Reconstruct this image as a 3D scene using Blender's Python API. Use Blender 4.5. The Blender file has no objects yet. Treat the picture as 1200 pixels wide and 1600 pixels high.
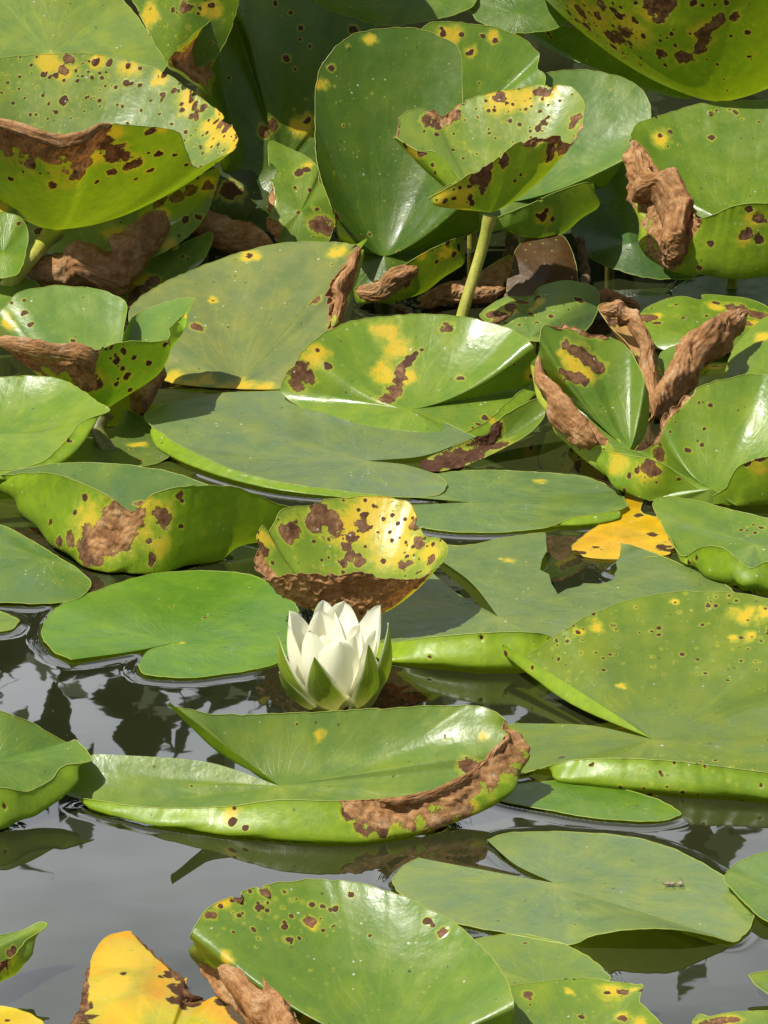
import bpy, math, random
import numpy as np
from mathutils import Vector

# ------------------------------------------------------------------ camera, world, sun, exposure
PI = math.pi
scene = bpy.context.scene
CAM_H = 1.05
PITCH = math.radians(19.0)
VFOV = math.radians(11.0)
FPX = 800.0 / math.tan(VFOV / 2)
cam_data = bpy.data.cameras.new("camera")
cam = bpy.data.objects.new("camera", cam_data)
scene.collection.objects.link(cam)
cam.location = (0, 0, CAM_H)
cam.rotation_euler = (PI / 2 - PITCH, 0, 0)
cam_data.sensor_fit = 'VERTICAL'
cam_data.sensor_height = 24.0
cam_data.lens = 12.0 / math.tan(VFOV / 2)
cam_data.clip_start = 0.05
cam_data.clip_end = 500
scene.camera = cam

SUN_EL = math.radians(61)
SUN_AZ = math.atan2(-0.44, -0.22)          # clockwise from +Y (into the picture)
world = bpy.data.worlds.new("World")
scene.world = world
world.use_nodes = True
wn = world.node_tree
bg = wn.nodes["Background"]
sky = wn.nodes.new("ShaderNodeTexSky")
sky.sky_type = 'NISHITA'
sky.sun_disc = False
sky.sun_elevation = SUN_EL
sky.sun_rotation = SUN_AZ
sky.air_density = 1.0
sky.dust_density = 3.0
sky.ozone_density = 1.0
# banks of hazy white cloud over the clear sky, unseen, shaped for the light
tcw = wn.nodes.new("ShaderNodeTexCoord")
mpw = wn.nodes.new("ShaderNodeMapping")
mpw.inputs['Scale'].default_value = (1.0, 1.0, 2.6)
wn.links.new(tcw.outputs['Generated'], mpw.inputs[0])
cn = wn.nodes.new("ShaderNodeTexNoise")
cn.inputs['Scale'].default_value = 2.2
cn.inputs['Detail'].default_value = 6
cn.inputs['Roughness'].default_value = 0.55
wn.links.new(mpw.outputs[0], cn.inputs['Vector'])
cr = wn.nodes.new("ShaderNodeMapRange")
cr.interpolation_type = 'SMOOTHSTEP'
cr.inputs[1].default_value = 0.36
cr.inputs[2].default_value = 0.58
wn.links.new(cn.outputs[0], cr.inputs[0])
cm = wn.nodes.new("ShaderNodeMix")
cm.data_type = 'RGBA'
cy = wn.nodes.new("ShaderNodeMapRange")        # clouds thinned behind the camera to cut fill on upright leaves
cy.interpolation_type = 'SMOOTHSTEP'
cy.inputs[1].default_value = -0.25
cy.inputs[2].default_value = 0.55
cy.inputs[3].default_value = 0.12
sep2 = wn.nodes.new("ShaderNodeSeparateXYZ")
wn.links.new(tcw.outputs['Generated'], sep2.inputs[0])
wn.links.new(sep2.outputs[1], cy.inputs[0])
cmul = wn.nodes.new("ShaderNodeMath")
cmul.operation = 'MULTIPLY'
wn.links.new(cr.outputs[0], cmul.inputs[0])
wn.links.new(cy.outputs[0], cmul.inputs[1])
wn.links.new(cmul.outputs[0], cm.inputs[0])
wn.links.new(sky.outputs[0], cm.inputs[6])
sepw = wn.nodes.new("ShaderNodeSeparateXYZ")
wn.links.new(tcw.outputs['Generated'], sepw.inputs[0])
cb = wn.nodes.new("ShaderNodeMapRange")        # bank brightened low for the water's reflection, dimmed above to cut leaf sheen
cb.interpolation_type = 'SMOOTHSTEP'
cb.inputs[1].default_value = 0.43
cb.inputs[2].default_value = 0.55
cb.inputs[3].default_value = 1.0
cb.inputs[4].default_value = 0.2
wn.links.new(sepw.outputs[2], cb.inputs[0])
cc = wn.nodes.new("ShaderNodeMix")
cc.data_type = 'RGBA'
cc.blend_type = 'MULTIPLY'
cc.inputs[0].default_value = 1.0
cc.inputs[6].default_value = (28.5, 29.6, 31.0, 1)
wn.links.new(cb.outputs[0], cc.inputs[7])
wn.links.new(cc.outputs[2], cm.inputs[7])
wn.links.new(cm.outputs[2], bg.inputs[0])
bg.inputs[1].default_value = 0.058

sun_data = bpy.data.lights.new("sun", 'SUN')
sun_data.energy = 5.0
sun_data.angle = math.radians(0.5)
sun_data.color = (1.0, 0.955, 0.88)
sun = bpy.data.objects.new("sun", sun_data)
scene.collection.objects.link(sun)
sd = Vector((math.sin(SUN_AZ) * math.cos(SUN_EL), math.cos(SUN_AZ) * math.cos(SUN_EL), math.sin(SUN_EL)))
sun.rotation_euler = sd.to_track_quat('Z', 'Y').to_euler()
sun.location = (0, 3, 5)

scene.view_settings.view_transform = 'Standard'
scene.view_settings.look = 'None'
scene.view_settings.exposure = 0.46
scene.view_settings.gamma = 1.0
scene.render.engine = 'CYCLES'
scene.cycles.max_bounces = 8
scene.cycles.transmission_bounces = 4
scene.cycles.use_denoising = True
scene.cycles.caustics_reflective = False

# ------------------------------------------------------------------ measuring: where a point seen at (px, py) whose foot on the water is at fy stands
SP, CP = math.sin(PITCH), math.cos(PITCH)

def ground_y(fy):
    a = PITCH + math.atan((fy - 800.0) / FPX)
    return CAM_H / math.tan(a)

def world_pt(px, py, fy):
    Y = ground_y(fy)
    v = (py - 800.0) / FPX
    dy = CP - v * SP
    dz = -SP - v * CP
    t = Y / dy
    return np.array([(px - 600.0) / FPX * t, Y, CAM_H + dz * t])

def project(P):
    x, y, z = P[:, 0], P[:, 1], P[:, 2] - CAM_H
    d = y * CP - z * SP
    u = y * SP + z * CP
    return np.stack([600 + FPX * x / d, 800 - FPX * u / d], 1)

def px_size(P):
    """metres covered by one pixel at P"""
    return float(np.hypot(P[1], CAM_H - P[2])) / FPX

# ------------------------------------------------------------------ smooth value noise in numpy
def _hash(ix, iy, iz, s):
    h = (ix * 374761393 + iy * 668265263 + iz * 2147483647 + s * 974634777) & 0x7fffffff
    h = ((h ^ (h >> 13)) * 1274126177) & 0x7fffffff
    h = ((h ^ (h >> 16)) * 1103515245) & 0x7fffffff
    return ((h >> 8) & 0xffff) / 32767.5 - 1.0

def vnoise(P, freq, seed=0):
    q = P * freq
    i = np.floor(q).astype(np.int64)
    f = q - i
    f = f * f * (3 - 2 * f)
    r = 0
    for dx in (0, 1):
        for dy in (0, 1):
            for dz in (0, 1):
                w = (f[:, 0] if dx else 1 - f[:, 0]) * (f[:, 1] if dy else 1 - f[:, 1]) * (f[:, 2] if dz else 1 - f[:, 2])
                r = r + w * _hash(i[:, 0] + dx, i[:, 1] + dy, i[:, 2] + dz, seed)
    return r

def fbm(P, freq, seed=0, n=3):
    r, a = 0, 1.0
    for k in range(n):
        r = r + a * vnoise(P, freq * 2 ** k, seed + k * 17)
        a *= 0.5
    return r / 1.75

# ------------------------------------------------------------------ node helpers
def newmat(name):
    m = bpy.data.materials.new(name)
    m.use_nodes = True
    nt = m.node_tree
    nt.nodes.clear()
    return m, nt

def N(nt, typ, **kw):
    n = nt.nodes.new(typ)
    for k, v in kw.items():
        if k.startswith('i_'):
            n.inputs[k[2:].replace('_', ' ')].default_value = v
        else:
            setattr(n, k, v)
    return n

def mathn(nt, op, a, b=None, c=None, clamp=False):
    n = nt.nodes.new("ShaderNodeMath")
    n.operation = op
    n.use_clamp = clamp
    for k, v in enumerate((a, b, c)):
        if v is None:
            continue
        if isinstance(v, (int, float)):
            n.inputs[k].default_value = v
        else:
            nt.links.new(v, n.inputs[k])
    return n.outputs[0]

def smooth(nt, v, a, b, lo=0.0, hi=1.0):
    n = nt.nodes.new("ShaderNodeMapRange")
    n.interpolation_type = 'SMOOTHSTEP'
    nt.links.new(v, n.inputs[0])
    n.inputs[1].default_value = a
    n.inputs[2].default_value = b
    n.inputs[3].default_value = lo
    n.inputs[4].default_value = hi
    return n.outputs[0]

def mixc(nt, f, a, b, mode='MIX'):
    n = nt.nodes.new("ShaderNodeMix")
    n.data_type = 'RGBA'
    n.blend_type = mode
    for sock, v in ((n.inputs[0], f), (n.inputs[6], a), (n.inputs[7], b)):
        if isinstance(v, (int, float)):
            sock.default_value = v
        elif isinstance(v, tuple):
            sock.default_value = (*v, 1.0) if len(v) == 3 else v
        else:
            nt.links.new(v, sock)
    return n.outputs[2]

def noise(nt, vec, scale, detail=2.0, rough=0.5, dim='3D'):
    n = nt.nodes.new("ShaderNodeTexNoise")
    n.noise_dimensions = dim
    n.inputs['Scale'].default_value = scale
    n.inputs['Detail'].default_value = detail
    n.inputs['Roughness'].default_value = rough
    if vec is not None:
        nt.links.new(vec, n.inputs['Vector'])
    return n.outputs[0]

def vor(nt, vec, scale, feature='F1', rnd=1.0):
    n = nt.nodes.new("ShaderNodeTexVoronoi")
    n.feature = feature
    n.inputs['Scale'].default_value = scale
    n.inputs['Randomness'].default_value = rnd
    nt.links.new(vec, n.inputs['Vector'])
    return n

# ------------------------------------------------------------------ materials
def leaf_material():
    m, nt = newmat("lily_leaf_blade")
    L = nt.links.new
    out = N(nt, "ShaderNodeOutputMaterial")
    tc = N(nt, "ShaderNodeTexCoord").outputs['Object']
    at = lambda nm: N(nt, "ShaderNodeAttribute", attribute_name=nm)
    tint = at("tint").outputs['Color']
    under = at("under").outputs['Color']
    brown = at("brown").outputs['Fac']
    yellow = at("yellow").outputs['Fac']
    speck = at("speck").outputs['Fac']
    edge = at("edge").outputs['Fac']
    dirx = at("dirx").outputs['Fac']
    diry = at("diry").outputs['Fac']
    rad = at("rad").outputs['Fac']
    back = N(nt, "ShaderNodeNewGeometry").outputs['Backfacing']
    # noises
    n_lo = noise(nt, tc, 28, 3)
    n_mid = noise(nt, tc, 150, 3, 0.6)
    n_hi = noise(nt, tc, 700, 3, 0.6)
    blot = noise(nt, tc, 62, 4, 0.6)
    # veins : radial coordinates ang*sin/cos keep them seamless
    def radial(k, r):
        c = N(nt, "ShaderNodeCombineXYZ")
        wobble = mathn(nt, 'MULTIPLY', n_lo, 1.2)
        L(mathn(nt, 'ADD', mathn(nt, 'MULTIPLY', dirx, k), wobble), c.inputs[0])
        L(mathn(nt, 'ADD', mathn(nt, 'MULTIPLY', diry, k), wobble), c.inputs[1])
        L(mathn(nt, 'MULTIPLY', rad, r), c.inputs[2])
        return c.outputs[0]
    vein_v = vor(nt, radial(4.5, 1.6), 1.0, 'DISTANCE_TO_EDGE')
    vein = smooth(nt, vein_v.outputs['Distance'], 0.0, 0.09, 1.0, 0.0)
    vein_fade = smooth(nt, rad, 0.25, 1.0, 1.0, 0.25)
    vein = mathn(nt, 'MULTIPLY', vein, vein_fade)
    # fine radial striation
    stri = noise(nt, radial(13.0, 2.5), 1.0, 3, 0.6)
    # colours of the healthy blade
    top = mixc(nt, smooth(nt, n_lo, 0.3, 0.7), tint, mixc(nt, 1.0, tint, (1.25, 1.15, 0.9), 'MULTIPLY'))
    top = mixc(nt, mathn(nt, 'MULTIPLY', smooth(nt, stri, 0.35, 0.75), 0.35), top, mixc(nt, 1.0, top, (1.3, 1.22, 1.0), 'MULTIPLY'))
    top = mixc(nt, mathn(nt, 'MULTIPLY', vein, 0.2), top, mixc(nt, 1.0, top, (1.7, 1.5, 1.2), 'MULTIPLY'))
    heart = smooth(nt, rad, 0.0, 0.14, 0.35, 0.0)
    top = mixc(nt, heart, top, mixc(nt, 1.0, top, (1.9, 1.55, 1.2), 'MULTIPLY'))
    top = mixc(nt, smooth(nt, blot, 0.35, 0.68, 0.0, 0.7), top, mixc(nt, 1.0, top, (1.45, 1.2, 0.85), 'MULTIPLY'))
    fl = vor(nt, tc, 330)
    fc = N(nt, "ShaderNodeSeparateColor")
    L(fl.outputs['Color'], fc.inputs[0])
    fleck = mathn(nt, 'MULTIPLY', smooth(nt, fl.outputs['Distance'], 0.1, 0.38, 1.0, 0.0), mathn(nt, 'LESS_THAN', fc.outputs[0], 0.16))
    top = mixc(nt, mathn(nt, 'MULTIPLY', fleck, smooth(nt, n_lo, 0.35, 0.6, 0.1, 0.6)), top, (0.30, 0.33, 0.06))
    top = mixc(nt, smooth(nt, n_hi, 0.5, 0.75, 0.0, 0.35), top, mixc(nt, 1.0, top, (0.72, 0.76, 0.8), 'MULTIPLY'))
    top = mixc(nt, smooth(nt, noise(nt, tc, 40, 5, 0.65), 0.5, 0.75, 0.0, 0.09), top, (0.30, 0.34, 0.24))
    und = mixc(nt, smooth(nt, n_mid, 0.35, 0.7), under, mixc(nt, 1.0, under, (1.3, 1.2, 0.8), 'MULTIPLY'))
    und = mixc(nt, mathn(nt, 'MULTIPLY', vein, 0.3), und, mixc(nt, 1.0, und, (0.75, 0.8, 0.7), 'MULTIPLY'))
    # small diseased specks: brown heart, yellow halo
    vs = vor(nt, tc, 115)
    wob = mathn(nt, 'MULTIPLY', mathn(nt, 'SUBTRACT', n_hi, 0.5), 0.42)
    vd = mathn(nt, 'ADD', vs.outputs['Distance'], wob)
    vcol = N(nt, "ShaderNodeSeparateColor")
    L(vs.outputs['Color'], vcol.inputs[0])
    has = mathn(nt, 'LESS_THAN', vcol.outputs[0], speck)
    size = mathn(nt, 'MULTIPLY_ADD', mathn(nt, 'POWER', vcol.outputs[1], 2.0), 0.17, 0.045)
    spot = mathn(nt, 'MULTIPLY', smooth(nt, mathn(nt, 'SUBTRACT', vd, size), -0.03, 0.03, 1.0, 0.0), has)
    vs3 = vor(nt, tc, 250)
    c3 = N(nt, "ShaderNodeSeparateColor")
    L(vs3.outputs['Color'], c3.inputs[0])
    has3 = mathn(nt, 'LESS_THAN', c3.outputs[0], mathn(nt, 'MULTIPLY', mathn(nt, 'SUBTRACT', speck, 0.09), 0.75))
    d3 = mathn(nt, 'SUBTRACT', mathn(nt, 'ADD', vs3.outputs['Distance'], wob), mathn(nt, 'MULTIPLY_ADD', c3.outputs[1], 0.30, 0.10))
    spot3 = mathn(nt, 'MULTIPLY', smooth(nt, d3, -0.05, 0.05, 1.0, 0.0), has3)
    halo3 = mathn(nt, 'MULTIPLY', smooth(nt, d3, 0.0, 0.45, 1.0, 0.0), has3)
    spot = mathn(nt, 'MAXIMUM', spot, spot3)
    halo = mathn(nt, 'MULTIPLY', smooth(nt, mathn(nt, 'SUBTRACT', vd, size), 0.0, 0.16, 1.0, 0.0), has)
    # painted field of blight, edge broken by noise
    jag = mathn(nt, 'ADD', mathn(nt, 'MULTIPLY', mathn(nt, 'SUBTRACT', n_mid, 0.5), 1.35), mathn(nt, 'MULTIPLY', mathn(nt, 'SUBTRACT', n_hi, 0.5), 0.5))
    bf = mathn(nt, 'ADD', mathn(nt, 'ADD', brown, jag), mathn(nt, 'MULTIPLY', mathn(nt, 'SUBTRACT', blot, 0.5), 0.8))
    b_mask = smooth(nt, bf, -0.05, 0.12)
    y_mask = mathn(nt, 'MAXIMUM', smooth(nt, mathn(nt, 'ADD', yellow, mathn(nt, 'MULTIPLY', jag, 0.8)), -0.35, 0.55), mathn(nt, 'MULTIPLY', smooth(nt, bf, -0.6, 0.0), 0.6))
    y_mask = mathn(nt, 'MAXIMUM', y_mask, mathn(nt, 'MAXIMUM', mathn(nt, 'MULTIPLY', halo, 0.6), mathn(nt, 'MULTIPLY', halo3, 0.5)))
    y_mask = mathn(nt, 'MULTIPLY', y_mask, smooth(nt, n_hi, 0.2, 0.6, 0.72, 0.97))
    b_mask = mathn(nt, 'MAXIMUM', b_mask, spot)
    ycol = mixc(nt, n_mid, (0.58, 0.47, 0.035), (0.66, 0.40, 0.025))
    ycol = mixc(nt, smooth(nt, mathn(nt, 'ADD', yellow, jag), -0.1, 0.6), (0.40, 0.42, 0.035), ycol)
    bcol = mixc(nt, smooth(nt, n_mid, 0.3, 0.7), (0.36, 0.17, 0.062), (0.60, 0.34, 0.145))
    bcol = mixc(nt, smooth(nt, noise(nt, tc, 60, 3, 0.6), 0.5, 0.75), bcol, (0.66, 0.44, 0.24))
    bcol = mixc(nt, smooth(nt, noise(nt, tc, 33, 4, 0.65), 0.30, 0.48, 0.5, 0.0), bcol, (0.11, 0.045, 0.02))
    fib = noise(nt, radial(22.0, 22.0), 1.0, 4, 0.65)
    bcol = mixc(nt, smooth(nt, fib, 0.40, 0.60, 0.38, 0.0), bcol, (0.15, 0.065, 0.03))
    bcol = mixc(nt, smooth(nt, noise(nt, tc, 1400, 2, 0.5), 0.35, 0.6, 0.35, 0.0), bcol, (0.16, 0.075, 0.035))
    bdark = mixc(nt, n_hi, (0.045, 0.02, 0.012), (0.12, 0.055, 0.03))
    bsize = smooth(nt, mathn(nt, 'ADD', at("crisp").outputs['Fac'], mathn(nt, 'MULTIPLY', mathn(nt, 'SUBTRACT', n_mid, 0.5), 0.9)), 0.0, 0.9)
    bcol = mixc(nt, bsize, bdark, bcol)
    rimdark = smooth(nt, bf, 0.05, 0.22, 0.55, 0.0)
    bcol = mixc(nt, rimdark, bcol, bdark)
    edgecol = mixc(nt, 0.6, und, (0.50, 0.52, 0.12))
    base = mixc(nt, back, top, und)
    base = mixc(nt, mathn(nt, 'MULTIPLY', edge, 0.8), base, edgecol)
    base = mixc(nt, y_mask, base, mixc(nt, mathn(nt, 'MULTIPLY', back, 0.25), ycol, (0.42, 0.45, 0.03)))
    # dust, bird lime and grit
    vd2 = vor(nt, tc, 270)
    c2 = N(nt, "ShaderNodeSeparateColor")
    L(vd2.outputs['Color'], c2.inputs[0])
    has2 = mathn(nt, 'MULTIPLY', mathn(nt, 'LESS_THAN', c2.outputs[0], 0.24), smooth(nt, n_lo, 0.38, 0.55))
    d2 = mathn(nt, 'ADD', vd2.outputs['Distance'], wob)
    grit = mathn(nt, 'MULTIPLY', smooth(nt, mathn(nt, 'SUBTRACT', d2, mathn(nt, 'MULTIPLY', c2.outputs[1], 0.18)), 0.0, 0.05, 1.0, 0.0), has2)
    gritcol = mixc(nt, mathn(nt, 'GREATER_THAN', c2.outputs[2], 0.62), (0.03, 0.028, 0.02), (0.55, 0.55, 0.48))
    full = mixc(nt, b_mask, base, bcol)
    full = mixc(nt, mathn(nt, 'MULTIPLY', grit, 0.85), full, gritcol)
    # roughness
    rg = smooth(nt, blot, 0.3, 0.7, 0.25, 0.40)
    rg = mathn(nt, 'ADD', rg, mathn(nt, 'MULTIPLY', back, 0.08))
    rg = mathn(nt, 'ADD', rg, mathn(nt, 'MULTIPLY', b_mask, 0.25), clamp=True)
    # bump
    h = mathn(nt, 'MULTIPLY', mathn(nt, 'MULTIPLY', vein, smooth(nt, rad, 0.0, 0.3)), -0.12)
    h = mathn(nt, 'ADD', h, mathn(nt, 'MULTIPLY', mathn(nt, 'MULTIPLY', stri, smooth(nt, rad, 0.0, 0.4)), 0.16))
    h = mathn(nt, 'ADD', h, mathn(nt, 'MULTIPLY', n_mid, 0.35))
    h = mathn(nt, 'ADD', h, mathn(nt, 'MULTIPLY', n_lo, 1.2))
    h = mathn(nt, 'ADD', h, mathn(nt, 'MULTIPLY', blot, 1.1))
    h = mathn(nt, 'ADD', h, mathn(nt, 'MULTIPLY', mathn(nt, 'MULTIPLY', mathn(nt, 'ADD', n_hi, n_mid), b_mask), 0.55))
    bump = N(nt, "ShaderNodeBump")
    bump.inputs['Strength'].default_value = 0.6
    bump.inputs['Distance'].default_value = 0.0008
    L(h, bump.inputs['Height'])
    p = N(nt, "ShaderNodeBsdfPrincipled")
    L(full, p.inputs['Base Color'])
    L(rg, p.inputs['Roughness'])
    p.inputs['IOR'].default_value = 1.5
    L(mathn(nt, 'MULTIPLY_ADD', b_mask, -0.28, 0.42), p.inputs['Specular IOR Level'])
    L(bump.outputs[0], p.inputs['Normal'])
    tr = N(nt, "ShaderNodeBsdfTranslucent")
    trc = mixc(nt, 1.0, mixc(nt, 0.5, top, und), (1.9, 1.75, 0.4), 'MULTIPLY')
    trc = mixc(nt, y_mask, trc, (0.85, 0.55, 0.02))
    trc = mixc(nt, b_mask, trc, mixc(nt, 1.0, bcol, (0.7, 0.45, 0.3), 'MULTIPLY'))
    L(trc, tr.inputs['Color'])
    L(bump.outputs[0], tr.inputs['Normal'])
    mx = N(nt, "ShaderNodeMixShader")
    mx.inputs[0].default_value = 0.31
    L(p.outputs[0], mx.inputs[1])
    L(tr.outputs[0], mx.inputs[2])
    L(mx.outputs[0], out.inputs[0])
    return m

def stalk_material():
    m, nt = newmat("lily_stalk")
    L = nt.links.new
    out = N(nt, "ShaderNodeOutputMaterial")
    tc = N(nt, "ShaderNodeTexCoord").outputs['Object']
    mp = N(nt, "ShaderNodeMapping")
    mp.inputs['Scale'].default_value = (1, 1, 0.2)
    L(tc, mp.inputs[0])
    n = noise(nt, mp.outputs[0], 260, 3, 0.6)
    n2 = noise(nt, tc, 900, 2)
    c = mixc(nt, smooth(nt, n, 0.3, 0.7), (0.27, 0.30, 0.035), (0.42, 0.37, 0.07))
    c = mixc(nt, smooth(nt, n2, 0.62, 0.72), c, (0.12, 0.06, 0.03))
    p = N(nt, "ShaderNodeBsdfPrincipled")
    L(c, p.inputs['Base Color'])
    p.inputs['Roughness'].default_value = 0.5
    b = N(nt, "ShaderNodeBump")
    b.inputs['Strength'].default_value = 0.4
    b.inputs['Distance'].default_value = 0.0006
    L(n, b.inputs['Height'])
    L(b.outputs[0], p.inputs['Normal'])
    L(p.outputs[0], out.inputs[0])
    return m

def petal_material(name, inner, outer, green, trans=0.35):
    m, nt = newmat(name)
    L = nt.links.new
    out = N(nt, "ShaderNodeOutputMaterial")
    uv = N(nt, "ShaderNodeUVMap").outputs[0]
    sep = N(nt, "ShaderNodeSeparateXYZ")
    L(uv, sep.inputs[0])
    back = N(nt, "ShaderNodeNewGeometry").outputs['Backfacing']
    tc = N(nt, "ShaderNodeTexCoord").outputs['Object']
    mp = N(nt, "ShaderNodeMapping")
    mp.inputs['Scale'].default_value = (26, 2.0, 1)
    L(uv, mp.inputs[0])
    st = noise(nt, mp.outputs[0], 1.0, 3, 0.55)
    n = noise(nt, tc, 220, 3)
    # uv x: 0..1 across, y: base to tip
    ax = mathn(nt, 'ABSOLUTE', mathn(nt, 'MULTIPLY_ADD', sep.outputs[0], 2.0, -1.0))
    if green:
        g = mixc(nt, smooth(nt, st, 0.3, 0.7), (0.15, 0.23, 0.015), (0.27, 0.36, 0.035))
        g = mixc(nt, smooth(nt, sep.outputs[1], 0.0, 0.5, 0.6, 0.0), g, (0.33, 0.36, 0.07))
        marg = smooth(nt, mathn(nt, 'ADD', ax, mathn(nt, 'MULTIPLY', n, 0.1)), 0.80, 1.0)
        og = mixc(nt, marg, g, outer)
        brn = mathn(nt, 'MULTIPLY', smooth(nt, n, 0.66, 0.72), 0.55)
        og = mixc(nt, brn, og, (0.14, 0.07, 0.03))
    else:
        og = mixc(nt, smooth(nt, sep.outputs[1], 0.55, 1.0, 0.0, 0.25), outer, (0.62, 0.72, 0.30))
    c = mixc(nt, back, inner, og)
    c = mixc(nt, smooth(nt, sep.outputs[1], 0.0, 0.45, 0.5, 0.0), c, (0.80, 0.76, 0.42))
    p = N(nt, "ShaderNodeBsdfPrincipled")
    L(c, p.inputs['Base Color'])
    p.inputs['Roughness'].default_value = 0.42
    b = N(nt, "ShaderNodeBump")
    b.inputs['Strength'].default_value = 0.5
    b.inputs['Distance'].default_value = 0.0005
    L(mathn(nt, 'ADD', st, mathn(nt, 'MULTIPLY', n, 0.3)), b.inputs['Height'])
    L(b.outputs[0], p.inputs['Normal'])
    tr = N(nt, "ShaderNodeBsdfTranslucent")
    L(mixc(nt, 1.0, c, (1.25, 1.2, 0.7) if green else (1.0, 1.0, 0.9), 'MULTIPLY'), tr.inputs['Color'])
    mx = N(nt, "ShaderNodeMixShader")
    mx.inputs[0].default_value = trans
    L(p.outputs[0], mx.inputs[1])
    L(tr.outputs[0], mx.inputs[2])
    L(mx.outputs[0], out.inputs[0])
    return m

def water_material():
    m, nt = newmat("pond_water")
    L = nt.links.new
    out = N(nt, "ShaderNodeOutputMaterial")
    geo = N(nt, "ShaderNodeNewGeometry").outputs['Position']
    n1 = noise(nt, geo, 9, 2)
    n2 = noise(nt, geo, 34, 2)
    n3 = noise(nt, geo, 3.0, 3)
    col = mixc(nt, smooth(nt, n3, 0.3, 0.7), (0.011, 0.0135, 0.005), (0.019, 0.021, 0.0075))
    # floating dust and pollen
    v = vor(nt, geo, 140)
    sc = N(nt, "ShaderNodeSeparateColor")
    L(v.outputs['Color'], sc.inputs[0])
    d = mathn(nt, 'MULTIPLY', smooth(nt, v.outputs['Distance'], 0.03, 0.07, 1.0, 0.0), mathn(nt, 'LESS_THAN', sc.outputs[0], 0.09))
    col = mixc(nt, mathn(nt, 'MULTIPLY', d, 0.6), col, (0.22, 0.21, 0.16))
    p = N(nt, "ShaderNodeBsdfPrincipled")
    L(col, p.inputs['Base Color'])
    p.inputs['Roughness'].default_value = 0.01
    p.inputs['IOR'].default_value = 1.48
    b = N(nt, "ShaderNodeBump")
    b.inputs['Strength'].default_value = 0.05
    b.inputs['Distance'].default_value = 0.0025
    L(mathn(nt, 'ADD', n1, mathn(nt, 'MULTIPLY', n2, 0.12)), b.inputs['Height'])
    L(b.outputs[0], p.inputs['Normal'])
    L(p.outputs[0], out.inputs[0])
    return m

def simple_material(name, c1, c2, rough=0.8, scale=300):
    m, nt = newmat(name)
    out = N(nt, "ShaderNodeOutputMaterial")
    tc = N(nt, "ShaderNodeTexCoord").outputs['Object']
    n = noise(nt, tc, scale, 3, 0.6)
    p = N(nt, "ShaderNodeBsdfPrincipled")
    nt.links.new(mixc(nt, smooth(nt, n, 0.3, 0.7), c1, c2), p.inputs['Base Color'])
    p.inputs['Roughness'].default_value = rough
    nt.links.new(p.outputs[0], out.inputs[0])
    return m

M_LEAF = leaf_material()
M_STALK = stalk_material()
M_STALK_DARK = simple_material('dark_stalk', (0.07, 0.075, 0.02), (0.14, 0.13, 0.03), 0.5, 400)
M_PETAL = petal_material("white_petal", (0.94, 0.92, 0.79), (0.92, 0.91, 0.77), False, 0.42)
M_SEPAL = petal_material("green_sepal", (0.84, 0.86, 0.76), (0.80, 0.84, 0.62), True, 0.28)
M_STAMEN = simple_material("yellow_stamen", (0.75, 0.5, 0.06), (0.85, 0.68, 0.15), 0.6)
M_WATER = water_material()
M_HUSK = simple_material("insect_husk", (0.13, 0.10, 0.06), (0.34, 0.27, 0.18), 0.7)
M_TWIG = simple_material("twig_bark", (0.05, 0.03, 0.02), (0.16, 0.10, 0.06), 0.8)

# ------------------------------------------------------------------ object helpers
COL = scene.collection

def tag(o, label=None, cat=None, group=None, kind=None):
    if label: o["label"] = label
    if cat: o["category"] = cat
    if group: o["group"] = group
    if kind: o["kind"] = kind
    return o

def np_mesh(name, V, F, mat, loc, attrs=None, cols=None, uv=None, parent=None):
    """V world-space verts; loc = object origin; F quads/tris (list of arrays)"""
    me = bpy.data.meshes.new(name)
    V = (V - loc).astype(np.float32)
    me.vertices.add(len(V))
    me.vertices.foreach_set("co", V.ravel())
    idx = np.concatenate([f.ravel() for f in F]).astype(np.int32)
    tot = np.concatenate([np.full(len(f), f.shape[1], dtype=np.int32) for f in F])
    st = np.concatenate([[0], np.cumsum(tot)[:-1]]).astype(np.int32)
    me.loops.add(len(idx))
    me.loops.foreach_set("vertex_index", idx)
    me.polygons.add(len(tot))
    me.polygons.foreach_set("loop_start", st)
    me.polygons.foreach_set("use_smooth", np.ones(len(tot), dtype=bool))
    me.update(calc_edges=True)
    me.validate()
    for k, v in (attrs or {}).items():
        a = me.attributes.new(k, 'FLOAT', 'POINT')
        a.data.foreach_set("value", v.astype(np.float32))
    for k, v in (cols or {}).items():
        a = me.attributes.new(k, 'FLOAT_COLOR', 'POINT')
        c = np.ones((len(V), 4), dtype=np.float32)
        c[:, :3] = v
        a.data.foreach_set("color", c.ravel())
    if uv is not None:
        u = me.uv_layers.new(name="UVMap")
        u.data.foreach_set("uv", uv[idx].astype(np.float32).ravel())
    me.materials.append(mat)
    o = bpy.data.objects.new(name, me)
    COL.objects.link(o)
    if parent is not None:
        o.parent = parent
        o.location = Vector(loc) - parent.location
    else:
        o.location = loc
    return o

def grid_faces(nu, nv, off=0, closed=False, flip=False):
    """verts index = off + i*nv + j"""
    i = np.arange(nu if closed else nu - 1)
    j = np.arange(nv - 1)
    I, J = np.meshgrid(i, j, indexing='ij')
    I2 = (I + 1) % nu
    q = np.stack([I * nv + J, I2 * nv + J, I2 * nv + J + 1, I * nv + J + 1], -1).reshape(-1, 4) + off
    return q[:, ::-1] if flip else q

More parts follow.
